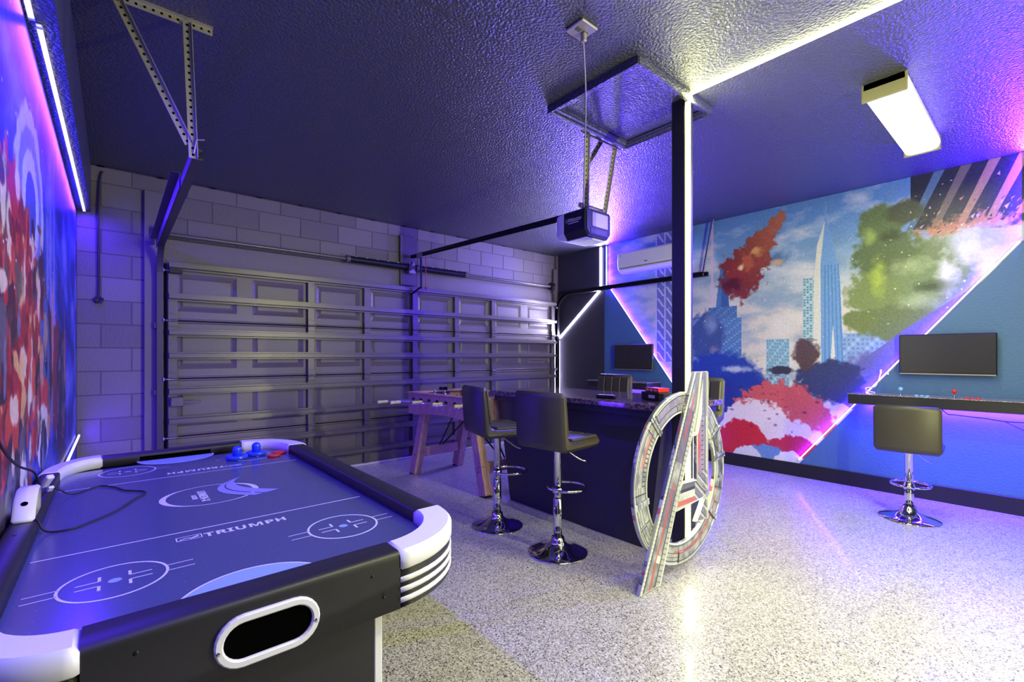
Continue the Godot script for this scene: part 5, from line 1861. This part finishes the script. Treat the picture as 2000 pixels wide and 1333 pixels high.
func ccw_math(p: PackedVector2Array) -> PackedVector2Array:
	var area2 := 0.0
	for i in p.size():
		area2 += p[i].cross(p[(i + 1) % p.size()])
	var q := p.duplicate()
	if area2 < 0.0:
		q.reverse()
	return q

# ------------------------------------------------------------------ other fittings
func fittings() -> void:
	# attic hatch
	var t := thing("attic_hatch", "square ceiling hatch framed with dark moulding above the opener", "hatch", "", Vector3(2.565, CEIL, -1.81))
	var st := S()
	bx(st, Vector3(0, -0.006, 0), Vector3(0.7, 0.012, 0.56), 0.0)
	put(st, "hatch_panel", M.ceiling, t)
	for k in [[0, 0.335], [1, 0.335], [0, -0.335], [1, -0.335]]:
		st = S()
		var long := 0.84 if k[0] == 0 else 0.7
		var d: float = signf(k[1])
		var pos := Vector3(0, 0, d * 0.315) if k[0] == 0 else Vector3(d * 0.385, 0, 0)
		var prof := PackedVector2Array([Vector2(-0.03, 0.0), Vector2(-0.03, -0.02), Vector2(-0.015, -0.022), Vector2(-0.01, -0.032), Vector2(0.012, -0.034), Vector2(0.018, -0.045), Vector2(0.034, -0.045), Vector2(0.034, 0.0)])
		var B := Basis(Vector3(0, 0, d), Vector3(0, 1, 0), Vector3(1, 0, 0)) if k[0] == 0 else Basis(Vector3(d, 0, 0), Vector3(0, 1, 0), Vector3(0, 0, 1))
		prism(st, prof, Transform3D(B, pos - (Vector3(0.41, 0, 0) if k[0] == 0 else Vector3(0, 0, 0.345))), 0.82 if k[0] == 0 else 0.69, 0.0)
		put(st, "moulding", M.ceiling, t)
	# ceiling outlet and the opener's lead
	var o := thing("ceiling_outlet", "square metal outlet plate on the ceiling above the opener lead", "outlet", "", Vector3(1.76, CEIL, -1.53), 0.0)
	st = S()
	bx(st, Vector3(0, -0.007, 0), Vector3(0.115, 0.014, 0.115), 0.004)
	put(st, "plate", M.galv, o)
	st = S()
	for k in [-0.022, 0.022]:
		bx(st, Vector3(k, -0.015, 0.0), Vector3(0.03, 0.003, 0.026), 0.001)
	put(st, "socket", M.door_metal, o)
	var l := thing("opener_lead", "thin cable sloping from the ceiling outlet down to the opener", "cable", "")
	st = S()
	bx(st, Vector3(1.782, CEIL - 0.034, -1.535), Vector3(0.024, 0.045, 0.026), 0.004)
	put(st, "plug", M.galv, l)
	st = S()
	tube(st, smooth_path([Vector3(1.785, CEIL - 0.05, -1.54), Vector3(2.05, 2.76, -1.75), Vector3(2.4, 2.59, -2.06), Vector3(2.7, 2.45, -2.33), Vector3(2.76, 2.417, -2.38)], 5), 0.0045, 7)
	put(st, "cable", M.galv, l)
	# air conditioner
	var a := thing("air_conditioner", "white split air conditioner high on the mural wall", "air conditioner", "", Vector3(XR - 0.004, 2.555, -3.46))
	st = S()
	var prof := PackedVector2Array([Vector2(0, -0.13), Vector2(-0.1, -0.145), Vector2(-0.155, -0.13), Vector2(-0.19, -0.1), Vector2(-0.208, -0.06), Vector2(-0.212, 0.0), Vector2(-0.208, 0.12), Vector2(-0.19, 0.14), Vector2(0, 0.145)])
	prism(st, prof, Transform3D(Basis(), Vector3(0, 0, -0.49)), 0.98, 0.014, false)
	put(st, "case", M.white_plastic, a)
	st = S()
	bx(st, Vector3(-0.212, 0.03, 0), Vector3(0.006, 0.17, 0.95), 0.002)
	put(st, "front_panel", M.white_plastic, a)
	st = S()
	bx(st, Vector3(-0.186, -0.112, 0), Vector3(0.008, 0.05, 0.86), 0.002, Basis(Vector3.BACK, 0.75))
	put(st, "flap", M.white_metal, a)
	st = S()
	bx(st, Vector3(-0.2065, -0.078, 0), Vector3(0.004, 0.006, 0.9), 0.0)
	put(st, "air_slot", M.black_trim, a)
	st = S()
	bx(st, Vector3(-0.2155, -0.03, -0.03), Vector3(0.001, 0.01, 0.05), 0.0)
	bx(st, Vector3(-0.2155, 0.095, -0.43), Vector3(0.001, 0.006, 0.025), 0.0)
	put(st, "badge", M.black_trim, a)
	# cable hanging on the block wall
	var c := thing("hanging_cable", "dark cable hanging down the block wall with a knotted end", "cable", "")
	st = S()
	tube(st, smooth_path([Vector3(-0.08, 2.86, -5.31), Vector3(-0.095, 2.8, -5.305), Vector3(-0.105, 2.6, -5.302), Vector3(-0.11, 2.3, -5.302), Vector3(-0.105, 2.0, -5.302), Vector3(-0.107, 1.78, -5.302)], 5), 0.008, 8)
	put(st, "lead", M.cable, c)
	st = S()
	tube(st, [Vector3(-0.13, 1.76, -5.3), Vector3(-0.105, 1.78, -5.292), Vector3(-0.08, 1.765, -5.3), Vector3(-0.09, 1.735, -5.292), Vector3(-0.12, 1.735, -5.3)], 0.011, 8, true)
	put(st, "knot", M.cable, c)
